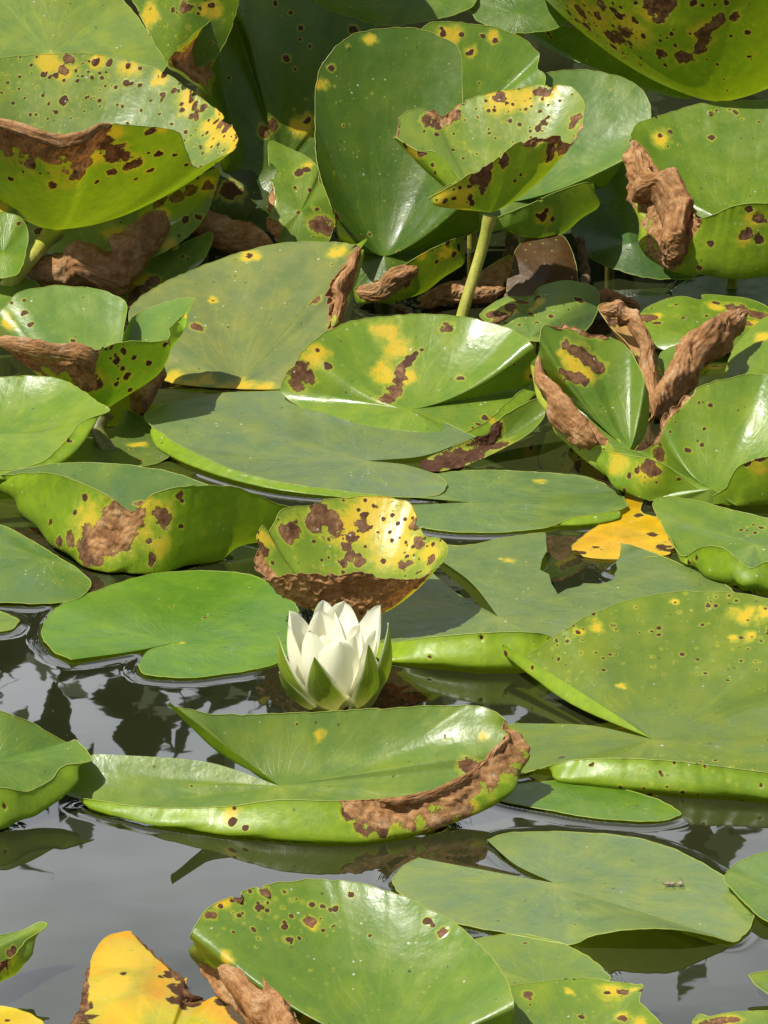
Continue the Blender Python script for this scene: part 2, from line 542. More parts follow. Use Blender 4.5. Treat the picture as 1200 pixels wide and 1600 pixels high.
def tube(path, rad, ns=10):
    path = np.asarray(path, float)
    n = len(path)
    rad = np.broadcast_to(np.asarray(rad, float), (n,))
    T = np.gradient(path, axis=0)
    T /= np.linalg.norm(T, axis=1)[:, None] + 1e-12
    ref = np.array([0.0, 0.0, 1.0]) if abs(T[:, 2]).mean() < 0.8 else np.array([1.0, 0.0, 0.0])
    A = np.cross(T, ref); A /= np.linalg.norm(A, axis=1)[:, None] + 1e-12
    B = np.cross(T, A)
    th = np.arange(ns) * 2 * PI / ns
    V = path[:, None, :] + rad[:, None, None] * (np.cos(th)[None, :, None] * A[:, None, :] + np.sin(th)[None, :, None] * B[:, None, :])
    V = V.reshape(-1, 3)
    i = np.arange(n - 1); j = np.arange(ns)
    I, J = np.meshgrid(i, j, indexing='ij')
    F = np.stack([I * ns + J, I * ns + (J + 1) % ns, (I + 1) * ns + (J + 1) % ns, (I + 1) * ns + J], -1).reshape(-1, 4)
    return V, F

def catmull(P, u, closed=False):
    """P (n,...) control rows, u fractional row index"""
    n = len(P)
    i = np.floor(u).astype(int)
    if not closed:
        i = np.clip(i, 0, n - 2)
    f = u - i
    def g(k):
        return P[k % n] if closed else P[np.clip(k, 0, n - 1)]
    p0, p1, p2, p3 = g(i - 1), g(i), g(i + 1), g(i + 2)
    if not closed:
        sh = (slice(None),) + (None,) * (P.ndim - 1)
        p0 = np.where((i == 0)[sh], 2 * p1 - p2, p0)
        p3 = np.where((i + 2 > n - 1)[sh], 2 * p2 - p1, p3)
    f = f.reshape((-1,) + (1,) * (P.ndim - 1))
    m1, m2 = 0.45 * (p2 - p0), 0.45 * (p3 - p1)
    return ((2 * f**3 - 3 * f**2 + 1) * p1 + (f**3 - 2 * f**2 + f) * m1 + (-2 * f**3 + 3 * f**2) * p2 + (f**3 - f**2) * m2)

GREEN = (0.105, 0.185, 0.024)
GROUP = "water lily leaves crowding the pond"
LEAVES = []       # (name, 2D footprint rings) for the water's edge
LEAF_COUNT = [0]

def leaf(label, C, spokes, closed=True, k=1.8, tint=GREEN, under=(0.15, 0.235, 0.02), B=(), Y=(), burn=(), speck=0.03,
         speckzones=(), cut=(), res=2.6, stalk=None, crump=1.0, name="lily_leaf", tint2=None, mott=0.16, und=0.5, crisp=0.0, wav=1.0, stalk_r=0.0036, stalk_mat=None):
    seed = LEAF_COUNT[0] * 7 + 3
    LEAF_COUNT[0] += 1
    Cw = world_pt(*(C if len(C) == 3 else (C[0], C[1], C[1] + 3)))
    ns = len(spokes)
    # each spoke as a dense 3D curve, resampled by length
    NT0 = 40
    curves = []
    for s in spokes:
        if len(s) == 2: s = (s[0], s[1], s[1] + 3)
        R = world_pt(*s[:3])
        pts = [Cw]
        if len(s) > 3:
            for q in range(3, len(s), 3):
                pts.append(world_pt(*s[q:q + 3]))
            pts.append(R)
            pts = np.array(pts)
            u = np.linspace(0, len(pts) - 1, 90)
            c = catmull(pts, u)
            c[:, 2] = np.maximum(c[:, 2], 0.0006)
        else:
            t = np.linspace(0, 1, 90)
            c = Cw + (R - Cw) * t[:, None]
            c[:, 2] = Cw[2] + (R[2] - Cw[2]) * t ** k
            if k > 1.2 and R[2] - Cw[2] > 0.02:
                tt = t ** 0.88
                c[:, 0] = Cw[0] + (R[0] - Cw[0]) * tt
                c[:, 1] = Cw[1] + (R[1] - Cw[1]) * tt
        d = np.concatenate([[0], np.cumsum(np.linalg.norm(np.diff(c, axis=0), axis=1))])
        d /= d[-1]
        tt = np.linspace(0, 1, NT0)
        curves.append(np.stack([np.interp(tt, d, c[:, a]) for a in range(3)], 1))
    curves = np.array(curves)                      # ns, NT0, 3
    rim = curves[:, -1]
    if closed:
        rimx = np.vstack([rim, rim[:1]])
    else:
        rimx = rim
    seg = np.linalg.norm(np.diff(rimx, axis=0), axis=1)
    ps = px_size(Cw)
    # angular sampling: proportional to the rim length of each segment
    us = []
    for a, l in enumerate(seg):
        n = max(3, int(l / ps / res))
        us.append(a + np.arange(n) / n)
    if not closed:
        us.append([len(seg)])
    us = np.concatenate(us).astype(float)
    NU = len(us)
    rl = np.linalg.norm(np.diff(curves, axis=1), axis=2).sum(1).mean()
    NT = int(np.clip(rl / ps / res * 0.8, 14, 110))
    tt = np.linspace(0, 1, NT) ** 0.85
    ti = tt * (NT0 - 1)
    cur2 = np.transpose(catmull(np.transpose(curves, (1, 0, 2)), ti), (1, 0, 2))
    G = catmull(cur2, us, closed)                  # NU, NT, 3
    G[:, :, 2] = np.maximum(G[:, :, 2], 0.0005 + 0.00001 * (seed % 13))
    V = G.reshape(-1, 3)
    # orientation: footprint area
    fx, fy_ = G[:, -1, 0], G[:, -1, 1]
    area = np.sum(fx * np.roll(fy_, -1) - fy_ * np.roll(fx, -1))
    flip = area < 0
    rad = np.tile(tt, NU)
    u_of = np.repeat(us, NT)
    ca = np.arctan2(G[:, -1, 1] - Cw[1], G[:, -1, 0] - Cw[0])
    ca = np.unwrap(ca)
    ang = np.repeat(ca, NT)
    seglen = np.linalg.norm(np.diff(G, axis=1), axis=2)
    arc = np.concatenate([np.cumsum(seglen[:, ::-1], axis=1)[:, ::-1], np.zeros((NU, 1))], axis=1).ravel()   # length left to the rim
    # natural unevenness
    def normals(V):
        Gn = V.reshape(NU, NT, 3)
        du = (np.roll(Gn, -1, 0) - np.roll(Gn, 1, 0)) if closed else np.gradient(Gn, axis=0)
        dt = np.gradient(Gn, axis=1)
        n = np.cross(du, dt).reshape(-1, 3)
        n /= np.linalg.norm(n, axis=1)[:, None] + 1e-15
        return -n if flip else n
    nr = normals(V)
    amp = (0.0009 * np.clip(rad, 0, 1) ** 0.7 * wav)
    lift = np.clip(V[:, 2] / 0.01, 0.15, 1.0)
    V = V + nr * (amp * lift * fbm(V, 38, seed, 2))[:, None]
    # the very rim is uneven
    rimn = vnoise(np.repeat(G[:, -1], NT, axis=0), 240, seed + 5) * 0.0007 + vnoise(np.repeat(G[:, -1], NT, axis=0), 90, seed + 6) * 0.0009
    outward = V - Cw
    outward /= np.linalg.norm(outward, axis=1)[:, None] + 1e-9
    V = V + outward * (rimn * rad ** 6)[:, None]
    # --- fields
    pp = project(V)
    def snap(x, y):
        d = np.hypot(pp[:, 0] - x, pp[:, 1] - y)
        c = np.where(d < 5)[0]
        if len(c):
            return V[c[np.argmin(V[c, 1] - V[c, 2] * 0.3 + d[c] * 0.0004)]]
        return V[np.argmin(d)]
    W1 = np.stack([vnoise(V, 95, seed + 61), vnoise(V, 95, seed + 62), vnoise(V, 95, seed + 63)], 1)
    W2 = np.stack([vnoise(V, 330, seed + 64), vnoise(V, 330, seed + 65), vnoise(V, 330, seed + 66)], 1)
    def warped(p0, r):
        D = V + W1 * min(0.0034, r * 0.55) + W2 * min(0.0013, r * 0.40)
        return np.linalg.norm(D - p0, axis=1)
    brown = np.full(len(V), -1.0)
    big = np.zeros(len(V))
    yel = np.full(len(V), -1.0)
    for (x, y, r, *e) in B:
        p0 = snap(x, y)
        r = r * ps * (0.92 if r > 9 else 0.78)
        d = warped(p0, r)
        f = np.clip((1 - d / r) * 0.9, -1, 1)
        f = np.where(d > r * 2.2, -1, f)
        brown = np.maximum(brown, f)
        if r > 8 * ps:
            big = np.maximum(big, (0.85 if r > 27 * ps else 0.28) * np.clip(1.9 - d / r, 0, 1))
    for (x, y, r, *e) in Y:
        p0 = snap(x, y)
        r = r * ps
        d = warped(p0, r)
        yel = np.maximum(yel, np.clip(1 - d / r, -1, 1))
    for (u0, u1, depth, *kind) in burn:
        uu = u_of
        if closed and u1 > ns:
            uu = np.where(u_of < u1 - ns, u_of + ns, u_of)
        w = np.clip((uu - u0) / 0.6, 0, 1) * np.clip((u1 - uu) / 0.6, 0, 1)
        w = w ** 0.6
        dd = depth * 0.001 * w * (1 + 0.5 * vnoise(V, 55, seed + 9) + 0.4 * vnoise(V, 160, seed + 10))
        f = np.where(w > 0, 1 - arc / np.maximum(dd, 1e-5), -1)
        f = np.clip(f, -1, 1)
        if kind and kind[0] == 'y':
            yel = np.maximum(yel, f)
        else:
            brown = np.maximum(brown, f)
            big = np.maximum(big, (f > -0.3) * 1.0)
            yel = np.maximum(yel, np.clip(f + 0.25, -1, 0.2) if kind and kind[0] == 'h' else -1)
    sp = np.full(len(V), float(speck))
    for (x, y, r, a) in speckzones:
        p0 = snap(x, y)
        d = np.linalg.norm(V - p0, axis=1)
        sp = np.maximum(sp, a * np.clip(1.5 - d / (r * ps), 0, 1))
    # dead tissue crumples
    nr = normals(V)
    cr = np.clip(brown * 2.0, 0, 1) * np.clip(big, 0, 1) * crump
    V = V + nr * (cr * (0.0028 * fbm(V, 85, seed + 21, 2) + 0.0016 * (0.5 - np.abs(vnoise(V, 240, seed + 23))) + 0.0007 * vnoise(V, 600, seed + 24)))[:, None]
    eat = np.clip(brown * 3 + 0.6, 0, 1) * rad ** 8 * np.clip(vnoise(np.repeat(G[:, -1], NT, axis=0), 260, seed + 51) + 0.25, 0, 1)
    V = V - outward * (eat * 0.0032)[:, None]
    V[:, 2] = np.maximum(V[:, 2], 0.0012 + 0.00001 * (seed % 17))
    var = fbm(V, 16, seed + 31, 2)
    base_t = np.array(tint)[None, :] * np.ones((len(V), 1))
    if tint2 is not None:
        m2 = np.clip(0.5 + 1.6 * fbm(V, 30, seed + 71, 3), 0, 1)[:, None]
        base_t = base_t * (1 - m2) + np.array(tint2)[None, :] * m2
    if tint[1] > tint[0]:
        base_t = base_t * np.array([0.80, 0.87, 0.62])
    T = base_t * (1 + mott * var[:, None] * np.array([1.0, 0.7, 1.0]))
    # young, light towards the rim on some, always subtle
    T = T * (1 + 0.10 * (rad[:, None] - 0.5) * np.array([1.2, 0.9, 0.2]))
    U = np.array(under)[None, :] * np.array([1.12, 1.15, 0.9]) * (1 + 0.25 * fbm(V, 22, seed + 41, 2)[:, None] * np.array([1.2, 0.8, 0.5]))
    edge = np.clip((rad - 0.985) / 0.015, 0, 1) * 0
    F = grid_faces(NU, NT, 0, closed, not flip)
    # bites out of the blade
    if cut:
        pp = project(V)
        fc = pp[F].mean(1)
        keep = np.ones(len(F), bool)
        for poly in cut:
            ins = inside(fc, np.array(poly, float))
            keep &= ~ins
        F = F[keep]
        pv = pp.copy()
        for poly in cut:
            poly = np.array(poly, float)
            iv = inside(pp, poly)
            used = np.zeros(len(V), bool); used[F.ravel()] = True
            for q in np.where(iv & used)[0]:
                e = nearest_on_poly(pp[q], poly)
                zq = V[q, 2]
                v = (e[1] - 800.0) / FPX
                dz = -SP - v * CP
                t = (zq - CAM_H) / dz
                if abs(v) < 1:
                    V[q] = ((e[0] - 600.0) / FPX * t, (CP - v * SP) * t, zq)
    # rim bead: the thickness of the blade's edge
    ridx = np.arange(NU) * NT + NT - 1
    path = V[ridx]
    if not closed:
        e0 = V[:NT:3][::-1][:-1]
        path_full = np.vstack([V[np.arange(NT - 1, 0, -2)][::-1][:0], path])
        path = path_full
    T1 = np.gradient(path, axis=0)
    T1 /= np.linalg.norm(T1, axis=1)[:, None] + 1e-12
    if closed:
        path = np.vstack([path, path[:1]])
    bead_r = 0.00028
    ok = np.ones(len(path), bool)
    if cut:
        pq = project(path)
        for poly in cut:
            ok &= ~inside(pq, np.array(poly, float))
    BV, BF = tube(path, np.where(ok, bead_r, 0.00002), 5)
    off = len(V)
    nb = len(path)
    src = ridx if not closed else np.concatenate([ridx, ridx[:1]])
    rep = np.repeat(src, 5)
    cat = lambda a: np.concatenate([a, a[rep]])
    Vall = np.vstack([V, BV])
    attrs = dict(brown=cat(brown), yellow=cat(yel), speck=cat(sp), dirx=cat(np.cos(ang)), diry=cat(np.sin(ang)),
                 rad=cat(rad), crisp=cat(np.clip(big + crisp, 0, 1)), edge=np.concatenate([edge, np.ones(len(rep))]))
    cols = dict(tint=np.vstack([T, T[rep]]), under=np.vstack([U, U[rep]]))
    loc = np.array([Cw[0], Cw[1], 0.0]) if stalk is None else None
    hi = Cw[2] > 0.016
    if stalk is None and not hi:
        o = np_mesh(name, Vall, [F, BF + off], M_LEAF, Cw, attrs, cols)
        tag(o, label, "leaf", GROUP)
        top = o
    else:
        base = np.array([Cw[0], Cw[1] + 0.03, 0.0])
        mids = []
        if stalk:
            base = world_pt(*stalk[-1]); base[2] = 0.0
            mids = [world_pt(*q) for q in stalk[:-1]]
        top = bpy.data.objects.new(name, None)
        COL.objects.link(top)
        top.location = base
        top.empty_display_size = 0.01
        tag(top, label, "leaf", GROUP)
        np_mesh("blade", Vall, [F, BF + off], M_LEAF, Cw, attrs, cols, parent=top)
        nn = normals(V).reshape(NU, NT, 3)[:, 1:max(3, NT // 8)].reshape(-1, 3).mean(0)
        nn /= np.linalg.norm(nn) + 1e-9
        if nn[2] < 0: nn = -nn
        s0 = Cw - nn * (0.0012 + stalk_r * 1.2 * math.hypot(nn[0], nn[1]))
        ctrl = np.array([s0] + mids + [base, base + (base - mids[-1]) * 0.25 - np.array([0, 0, 0.012])]) if mids else np.array([s0, s0 - nn * 0.006 * nn[2] - np.array([0, 0, min(0.008, Cw[2] * 0.25)])] + mids + [base, base + (base - (mids[-1] if mids else Cw)) * 0.25 - np.array([0, 0, 0.012])])
        path = catmull(ctrl, np.linspace(0, len(ctrl) - 1, 40))
        rr = np.full(40, stalk_r)
        rr[:5] *= np.array([1.35, 1.3, 1.2, 1.08, 1.0])
        SV, SF = tube(path, rr, 14)
        np_mesh("stalk", SV, [SF], stalk_mat or M_STALK, (Cw + base) / 2, parent=top)
    if 'yellow dying' not in label and 'thin yellow' not in label and 'yellow dark' not in label:
        LEAVES.append((label, V.reshape(NU, NT, 3)))
    if VERBOSE:
        e = V.max(0) - V.min(0)
        print("LEAF %2d  %5.1f x %5.1f x %4.1f cm  verts %d  %s" % (LEAF_COUNT[0], e[0] * 100, e[1] * 100, e[2] * 100, len(Vall), label))
    return top

def nrm_c(V, C):
    return np.array([0, 0, 1.0])

def inside(P, poly):
    x, y = P[:, 0], P[:, 1]
    r = np.zeros(len(P), bool)
    n = len(poly)
    for i in range(n):
        x1, y1 = poly[i]; x2, y2 = poly[(i + 1) % n]
        c = ((y1 > y) != (y2 > y)) & (x < (x2 - x1) * (y - y1) / (y2 - y1 + 1e-12) + x1)
        r ^= c
    return r

def nearest_on_poly(p, poly):
    best, bd = None, 1e18
    n = len(poly)
    for i in range(n):
        a, b = poly[i], poly[(i + 1) % n]
        t = np.clip(np.dot(p - a, b - a) / (np.dot(b - a, b - a) + 1e-12), 0, 1)
        q = a + t * (b - a)
        d = np.sum((p - q) ** 2)
        if d < bd: best, bd = q, d
    return best

VERBOSE = False

def roll(path, label=None, name="lily_leaf", parent=None, part="rolled_edge", seed=0, flat=0.75, wr=0.3, green=None, crisp=1.0):
    """a dead leaf shrivelled into a crumpled roll: path of (px, py, fy, radius in px)"""
    C = np.array([world_pt(*p[:3]) for p in path])
    R0 = np.array([p[3] * px_size(c) for p, c in zip(path, C)])
    nu, nv = 150, 110
    u = np.linspace(0, len(path) - 1, nu)
    ctr = catmull(C, u)
    rr = catmull(R0, u)
    s = np.linspace(0, 1, nu)
    rr = rr * np.clip(np.sin(PI * np.clip(s, 0.0, 1.0)) * 5, 0.12, 1) ** 0.6
    T = np.gradient(ctr, axis=0); T /= np.linalg.norm(T, axis=1)[:, None]
    A = np.cross(T, [0, 0, 1.0]); A /= np.linalg.norm(A, axis=1)[:, None] + 1e-9
    Bn = np.cross(A, T)
    th = np.linspace(0, 2 * PI, nv, endpoint=False)
    TH = np.tile(th, nu); S = np.repeat(s, nv)
    length = np.linalg.norm(np.diff(ctr, axis=0), axis=1).sum()
    q = np.stack([np.cos(TH) * 1.3, np.sin(TH) * 1.3, S * length * 85], 1)
    q2 = np.stack([np.cos(TH) * 1.7 + seed + S * 3, np.sin(TH) * 1.7, S * length * 190 + np.cos(TH) * 1.2], 1)
    ridge = 0.5 - np.abs(vnoise(q2, 1.0, seed + 3)) * 1.2
    f = 1 + wr * fbm(q, 1.0, seed, 3) + 0.42 * wr * ridge + 0.035 * vnoise(q2 * 2.7, 1.0, seed + 9) + 0.28 * wr * (0.45 - np.abs(vnoise(q2 * 2.1 + 5.0, 1.0, seed + 13))) + 0.16 * wr * (0.45 - np.abs(vnoise(q2 * 4.6, 1.0, seed + 14)))
    f = f + 0.35 * wr * np.cos(TH * 2 + S * 5 + seed)
    r = np.repeat(rr, nv) * f
    jit = np.stack([vnoise(np.stack([s * length * 70, s * 0 + 3, s * 0], 1), 1.0, seed + k) for k in (31, 32, 33)], 1)
    ctr = ctr + jit * rr[:, None] * 0.45
    P = np.repeat(ctr, nv, 0) + (np.cos(TH) * r)[:, None] * np.repeat(A, nv, 0) * flat + (np.sin(TH) * r)[:, None] * np.repeat(Bn, nv, 0)
    P[:, 2] = np.maximum(P[:, 2], 0.0003)
    I, J = np.meshgrid(np.arange(nu - 1), np.arange(nv), indexing='ij')
    F = np.stack([I * nv + J, I * nv + (J + 1) % nv, (I + 1) * nv + (J + 1) % nv, (I + 1) * nv + J], -1).reshape(-1, 4)
    br = np.full(len(P), 0.9); ye = np.full(len(P), -1.0)
    if green:
        for (x, y, rad_) in green:
            pp = project(P)
            d = np.hypot(pp[:, 0] - x, pp[:, 1] - y)
            q0 = P[np.argmin(d + P[:, 1] * 200)]
            dd = np.linalg.norm(P - q0, axis=1) / (rad_ * px_size(q0))
            br = np.minimum(br, np.clip((dd - 1) * 1.2, -0.7, 0.9)); ye = np.maximum(ye, np.clip(1.0 - dd, -1, 0.2))
    one = np.ones(len(P))
    attrs = dict(brown=br, yellow=ye, speck=one * 0, dirx=np.cos(TH), diry=np.sin(TH), rad=S, crisp=one * crisp, edge=one * 0)
    cols = dict(tint=np.tile((0.16, 0.23, 0.04), (len(P), 1)), under=np.tile((0.18, 0.25, 0.03), (len(P), 1)))
    o = np_mesh(part if parent is not None else name, P, [F], M_LEAF, C[0], attrs, cols, parent=parent)
    if parent is None:
        tag(o, label, "leaf", GROUP)
    return o
# trees of the far bank, beyond the frame: what the water between the leaves mirrors
rt = np.random.RandomState(3)
QV = []
for k in range(46):
    az = math.radians(-62 + 124 * (k + 0.5) / 46 + rt.uniform(-1, 1))
    dist = rt.uniform(15, 18)
    c = np.array([math.sin(az) * dist, math.cos(az) * dist, 0])
    el = 13.9 + 1.1 * math.sin(k * 1.7) + rt.uniform(-0.5, 0.5) + (0.5 if k < 22 else 0)
    hh = 1.05 + dist * math.tan(math.radians(el))
    n = 5200
    u = rt.normal(size=(n, 3)); u /= np.linalg.norm(u, axis=1)[:, None]
    lob = 1 + 0.28 * np.sin(u[:, 0] * 5 + k) * np.cos(u[:, 2] * 6 + k * 2) + 0.12 * np.sin(u[:, 1] * 11 + k)
    P = c + u * np.array([1.6, 1.6, hh / 2]) * (lob * rt.uniform(0.75, 1.0, n))[:, None] + np.array([0, 0, hh / 2])
    P[:, 2] = np.clip(P[:, 2], 0.02, None)
    a = rt.normal(size=(n, 3)); a /= np.linalg.norm(a, axis=1)[:, None]
    d = np.cross(a, u); d /= np.linalg.norm(d, axis=1)[:, None] + 1e-9
    s = rt.uniform(0.07, 0.17, n)[:, None]
    QV.append(np.stack([P - a * s, P + d * s * 0.6, P + a * s, P - d * s * 0.6], 1).reshape(-1, 3))
QV = np.vstack(QV)
trees = np_mesh("far_bank_trees", QV, [np.arange(len(QV)).reshape(-1, 4)], simple_material("tree_foliage", (0.035, 0.06, 0.02), (0.07, 0.10, 0.03), 0.6, 3), np.zeros(3))
tag(trees, "dark wood on the far bank of the pond, mirrored between the leaves", "trees", kind="stuff")

DG = (0.055, 0.115, 0.035)      # deep green
LG = (0.15, 0.235, 0.055)       # light yellowish green
GG = (0.115, 0.185, 0.075)      # greyish green
BR = (0.22, 0.12, 0.06)         # dead leaf

# ================================================================== foreground
yellow_leaf = leaf("bright yellow dying leaf with blackened torn edge at the bottom of the photo", (250, 1660, 1666),
     [(98, 1615), (122, 1582), (131, 1532, 1545), (148, 1487, 1513), (172, 1463, 1496), (205, 1457, 1491), (225, 1472, 1502), (250, 1495, 1519), (275, 1520, 1537),
      (292, 1530, 1544), (293, 1562, 1566), (315, 1562), (345, 1552, 1560), (375, 1572), (420, 1620), (440, 1700), (300, 1760), (150, 1740), (90, 1670)],
     tint=(0.60, 0.29, 0.012), tint2=(0.42, 0.40, 0.03), mott=0.6, under=(0.5, 0.42, 0.04), B=[(286, 1545, 24), (277, 1560, 20), (300, 1565, 18), (128, 1570, 22), (133, 1585, 20), (118, 1598, 24), (192, 1518, 9), (250, 1521, 7), (265, 1520, 12), (350, 1562, 12)], Y=[(200, 1490, 60), (170, 1540, 50)],
     burn=[(0.2, 2.6, 5), (5, 8.8, 4.5), (9, 13, 3)], crisp=-0.7, k=1.2, speck=0.06)
roll([(262, 1512, 1517, 3), (274, 1526, 1531, 7), (286, 1540, 1545, 9), (290, 1556, 1561, 10), (302, 1563, 1568, 8), (318, 1560, 1565, 3)], parent=yellow_leaf, seed=83, wr=0.5, flat=0.6, crisp=0.15)

leaf("curled light green leaf tip with brown streaked underside at the lower left edge", (-60, 1500, 1560),
     [(-20, 1462, 1530), (30, 1455, 1520), (62, 1440, 1515), (73, 1447, 1520), (38, 1472, 1535, 47, 1492, 1535), (22, 1492, 1550, 22, 1522, 1550),
      (-10, 1512, 1570, -20, 1545, 1572), (-80, 1530, 1590, -80, 1570, 1592), (-160, 1520, 1570), (-160, 1480, 1540), (-90, 1465, 1535)],
     tint=LG, B=[(12, 1500, 16), (20, 1488, 10), (5, 1515, 12), (22, 1480, 6)], speck=0.1)

leaf("thin yellow leaf edge in the bottom left corner of the photo", (-20, 1645),
     [(-80, 1580), (0, 1573), (40, 1583), (66, 1600), (90, 1640), (40, 1700), (-80, 1700)], tint=(0.6, 0.45, 0.04), Y=[(20, 1595, 60)], B=[(10, 1591, 6)])

folded_leaf = leaf("large tilted green leaf with rust brown folded lower left edge at the bottom centre", (600, 1640, 1690),
     [(298, 1463, 1600), (335, 1412, 1580), (400, 1386, 1560), (480, 1375, 1550), (560, 1382, 1555), (640, 1405, 1570), (720, 1450, 1600), (780, 1510, 1640),
      (803, 1570, 1680), (790, 1640, 1670), (720, 1720, 1740), (620, 1760, 1770), (540, 1740, 1775, 530, 1770, 1780), (492, 1640, 1730, 465, 1690, 1735),
      (430, 1548, 1650, 400, 1612, 1655), (370, 1497, 1590, 340, 1550, 1590), (318, 1472, 1560, 310, 1505, 1562)],
     tint=(0.115, 0.20, 0.045), k=1.6, Y=[(355, 1500, 14), (480, 1610, 25), (470, 1590, 14), (490, 1440, 14), (345, 1405, 16)],
     burn=[(12.4, 15.9, 34)], B=[(330, 1430, 10.0), (344, 1415, 6.2), (367, 1401, 10.0), (373, 1396, 8.8), (412, 1394, 10.0),
        (405, 1416, 8.8), (375, 1430, 6.2), (396, 1449, 6.2), (445, 1448, 7.5), (486, 1440, 11.2), (487, 1411, 8.8), (503, 1413, 6.2), (522, 1418, 7.5), (514, 1420, 6.2), (450, 1467, 8.8), (548, 1397, 8.8), (363, 1455, 5.0),
        (504, 1450, 5.0), (468, 1465, 5.0), (503, 1433, 3.8), (577, 1460, 3.8), (666, 1437, 8.8), (688, 1456, 10.0), (675, 1445, 5.0)],
     speck=0.02, speckzones=[(390, 1410, 90, 0.42), (500, 1420, 60, 0.3)])

roll([(340, 1512, 1612, 8), (362, 1532, 1632, 22), (392, 1562, 1656, 30), (425, 1592, 1686, 34), (458, 1625, 1712, 32), (485, 1655, 1738, 20)], parent=folded_leaf, seed=67, wr=0.34, flat=0.5)

leaf("pale green pad between the large tilted leaf and the spotted leaf at bottom", (850, 1540),
     [(735, 1480), (760, 1466), (800, 1461), (840, 1464), (900, 1485), (945, 1520), (950, 1550), (900, 1575), (800, 1580), (735, 1540)], tint=LG, speckzones=[(830, 1475, 40, 0.2)])

leaf("leaf with yellow and brown spots on its ragged raised edge, bottom right of centre", (900, 1640, 1655),
     [(793, 1562, 1605), (800, 1541, 1590), (850, 1534, 1582), (910, 1529, 1577), (960, 1533, 1580), (990, 1538, 1583), (1004, 1540, 1590), (1000, 1565, 1605), (1025, 1592, 1620), (1070, 1640), (1040, 1700),
      (900, 1740), (790, 1700), (770, 1620, 1640)], tint=LG, Y=[(960, 1550, 24), (985, 1545, 14), (970, 1580, 16), (890, 1550, 10), (1000, 1590, 18)],
     B=[(821, 1551, 10), (948, 1548, 8), (971, 1552, 10), (972, 1587, 10), (909, 1583, 8), (1003, 1547, 5), (828, 1566, 4)], speck=0.06)

leaf("torn leaf edge burnt dark brown beside yellow green in the bottom right corner", (1180, 1655, 1662),
     [(1088, 1587, 1600), (1110, 1588, 1600), (1140, 1581, 1596), (1165, 1580, 1595), (1215, 1581, 1596), (1290, 1600), (1330, 1660), (1250, 1740), (1120, 1720), (1070, 1640)],
     tint=LG, B=[(1100, 1595, 15), (1125, 1592, 14), (1145, 1590, 12), (1110, 1600, 14)], Y=[(1140, 1590, 22)])

leaf("small folded yellow green leaf tip poking in at the right edge near the bottom", (1230, 1545, 1560),
     [(1172, 1524, 1550), (1200, 1517, 1545), (1250, 1510, 1540), (1280, 1560), (1240, 1585), (1200, 1553, 1572), (1182, 1540, 1563)], tint=LG)

leaf("broad flat pale green notched pad with an insect husk on it, lower right", (865, 1380, 1383),
     [(760, 1312, 1316, 806, 1352, 1355), (790, 1303), (880, 1300), (980, 1308), (1060, 1330), (1135, 1372), (1174, 1420), (1176, 1445), (1150, 1471, 1474), (1110, 1462, 1478), (1050, 1453, 1486), (980, 1454, 1486),
      (925, 1464, 1484), (884, 1476), (780, 1457), (690, 1437), (640, 1413), (616, 1382), (625, 1358), (655, 1341, 1344, 770, 1362, 1366)],
     closed=False, tint=(0.16, 0.235, 0.125), res=2.4)

leaf("small cupped pale green pad at right edge beside the broad notched pad", (1215, 1390, 1400),
     [(1133, 1372, 1392), (1150, 1350, 1364), (1195, 1331, 1347), (1270, 1330), (1330, 1370), (1300, 1430), (1250, 1450), (1200, 1440, 1454), (1165, 1412, 1430), (1143, 1389, 1408)], tint=(0.13, 0.22, 0.07))

leaf("narrow sliver of bright green pad in the water below the big right hand leaf", (905, 1252, 1254),
     [(765, 1240), (800, 1226), (900, 1222), (1000, 1240), (1063, 1270), (1030, 1283), (950, 1281), (860, 1267), (790, 1254)], tint=(0.10, 0.20, 0.03))

leaf("very large glossy leaf with pointed notch tip and curled front edge, right side", (1020, 1155, 1170),
     [(788, 1008, 1050, 905, 1080, 1112), (781, 1018, 1045, 888, 1098, 1112), (824, 1022, 1050, 915, 1085, 1108), (880, 985, 1060), (950, 948, 1040), (1040, 927, 1030), (1120, 925, 1030), (1200, 936, 1037), (1300, 970, 1060), (1370, 1040, 1080),
      (1400, 1120, 1140), (1370, 1190, 1215), (1300, 1214, 1258, 1300, 1258, 1260), (1200, 1207, 1250, 1200, 1250, 1252), (1060, 1190, 1238, 1060, 1240, 1242), (960, 1185, 1228, 960, 1231, 1233),
      (885, 1190, 1219, 880, 1222, 1224), (835, 1204, 1212), (800, 1210, 1214), (765, 1185, 1190), (765, 1145, 1150), (810, 1130, 1140, 925, 1134, 1148)],
     closed=False, k=1.9, tint=(0.13, 0.195, 0.04), Y=[(930, 975, 16), (905, 985, 10), (1160, 955, 20), (1190, 960, 18), (1170, 990, 14), (1055, 940, 8), (970, 1068, 10), (1145, 995, 10)],
     B=[(903, 982, 5), (866, 997, 4), (1055, 940, 3), (1167, 964, 4), (998, 985, 4), (786, 1022, 7), (826, 1044, 6), (840, 1212, 6), (925, 1194, 6), (1031, 1208, 4), (1053, 1192, 3), (1190, 1228, 4), (1110, 937, 4)],
     speck=0.06, speckzones=[(1150, 960, 150, 0.38), (900, 1000, 80, 0.42), (1080, 1210, 150, 0.25)], res=2.8)

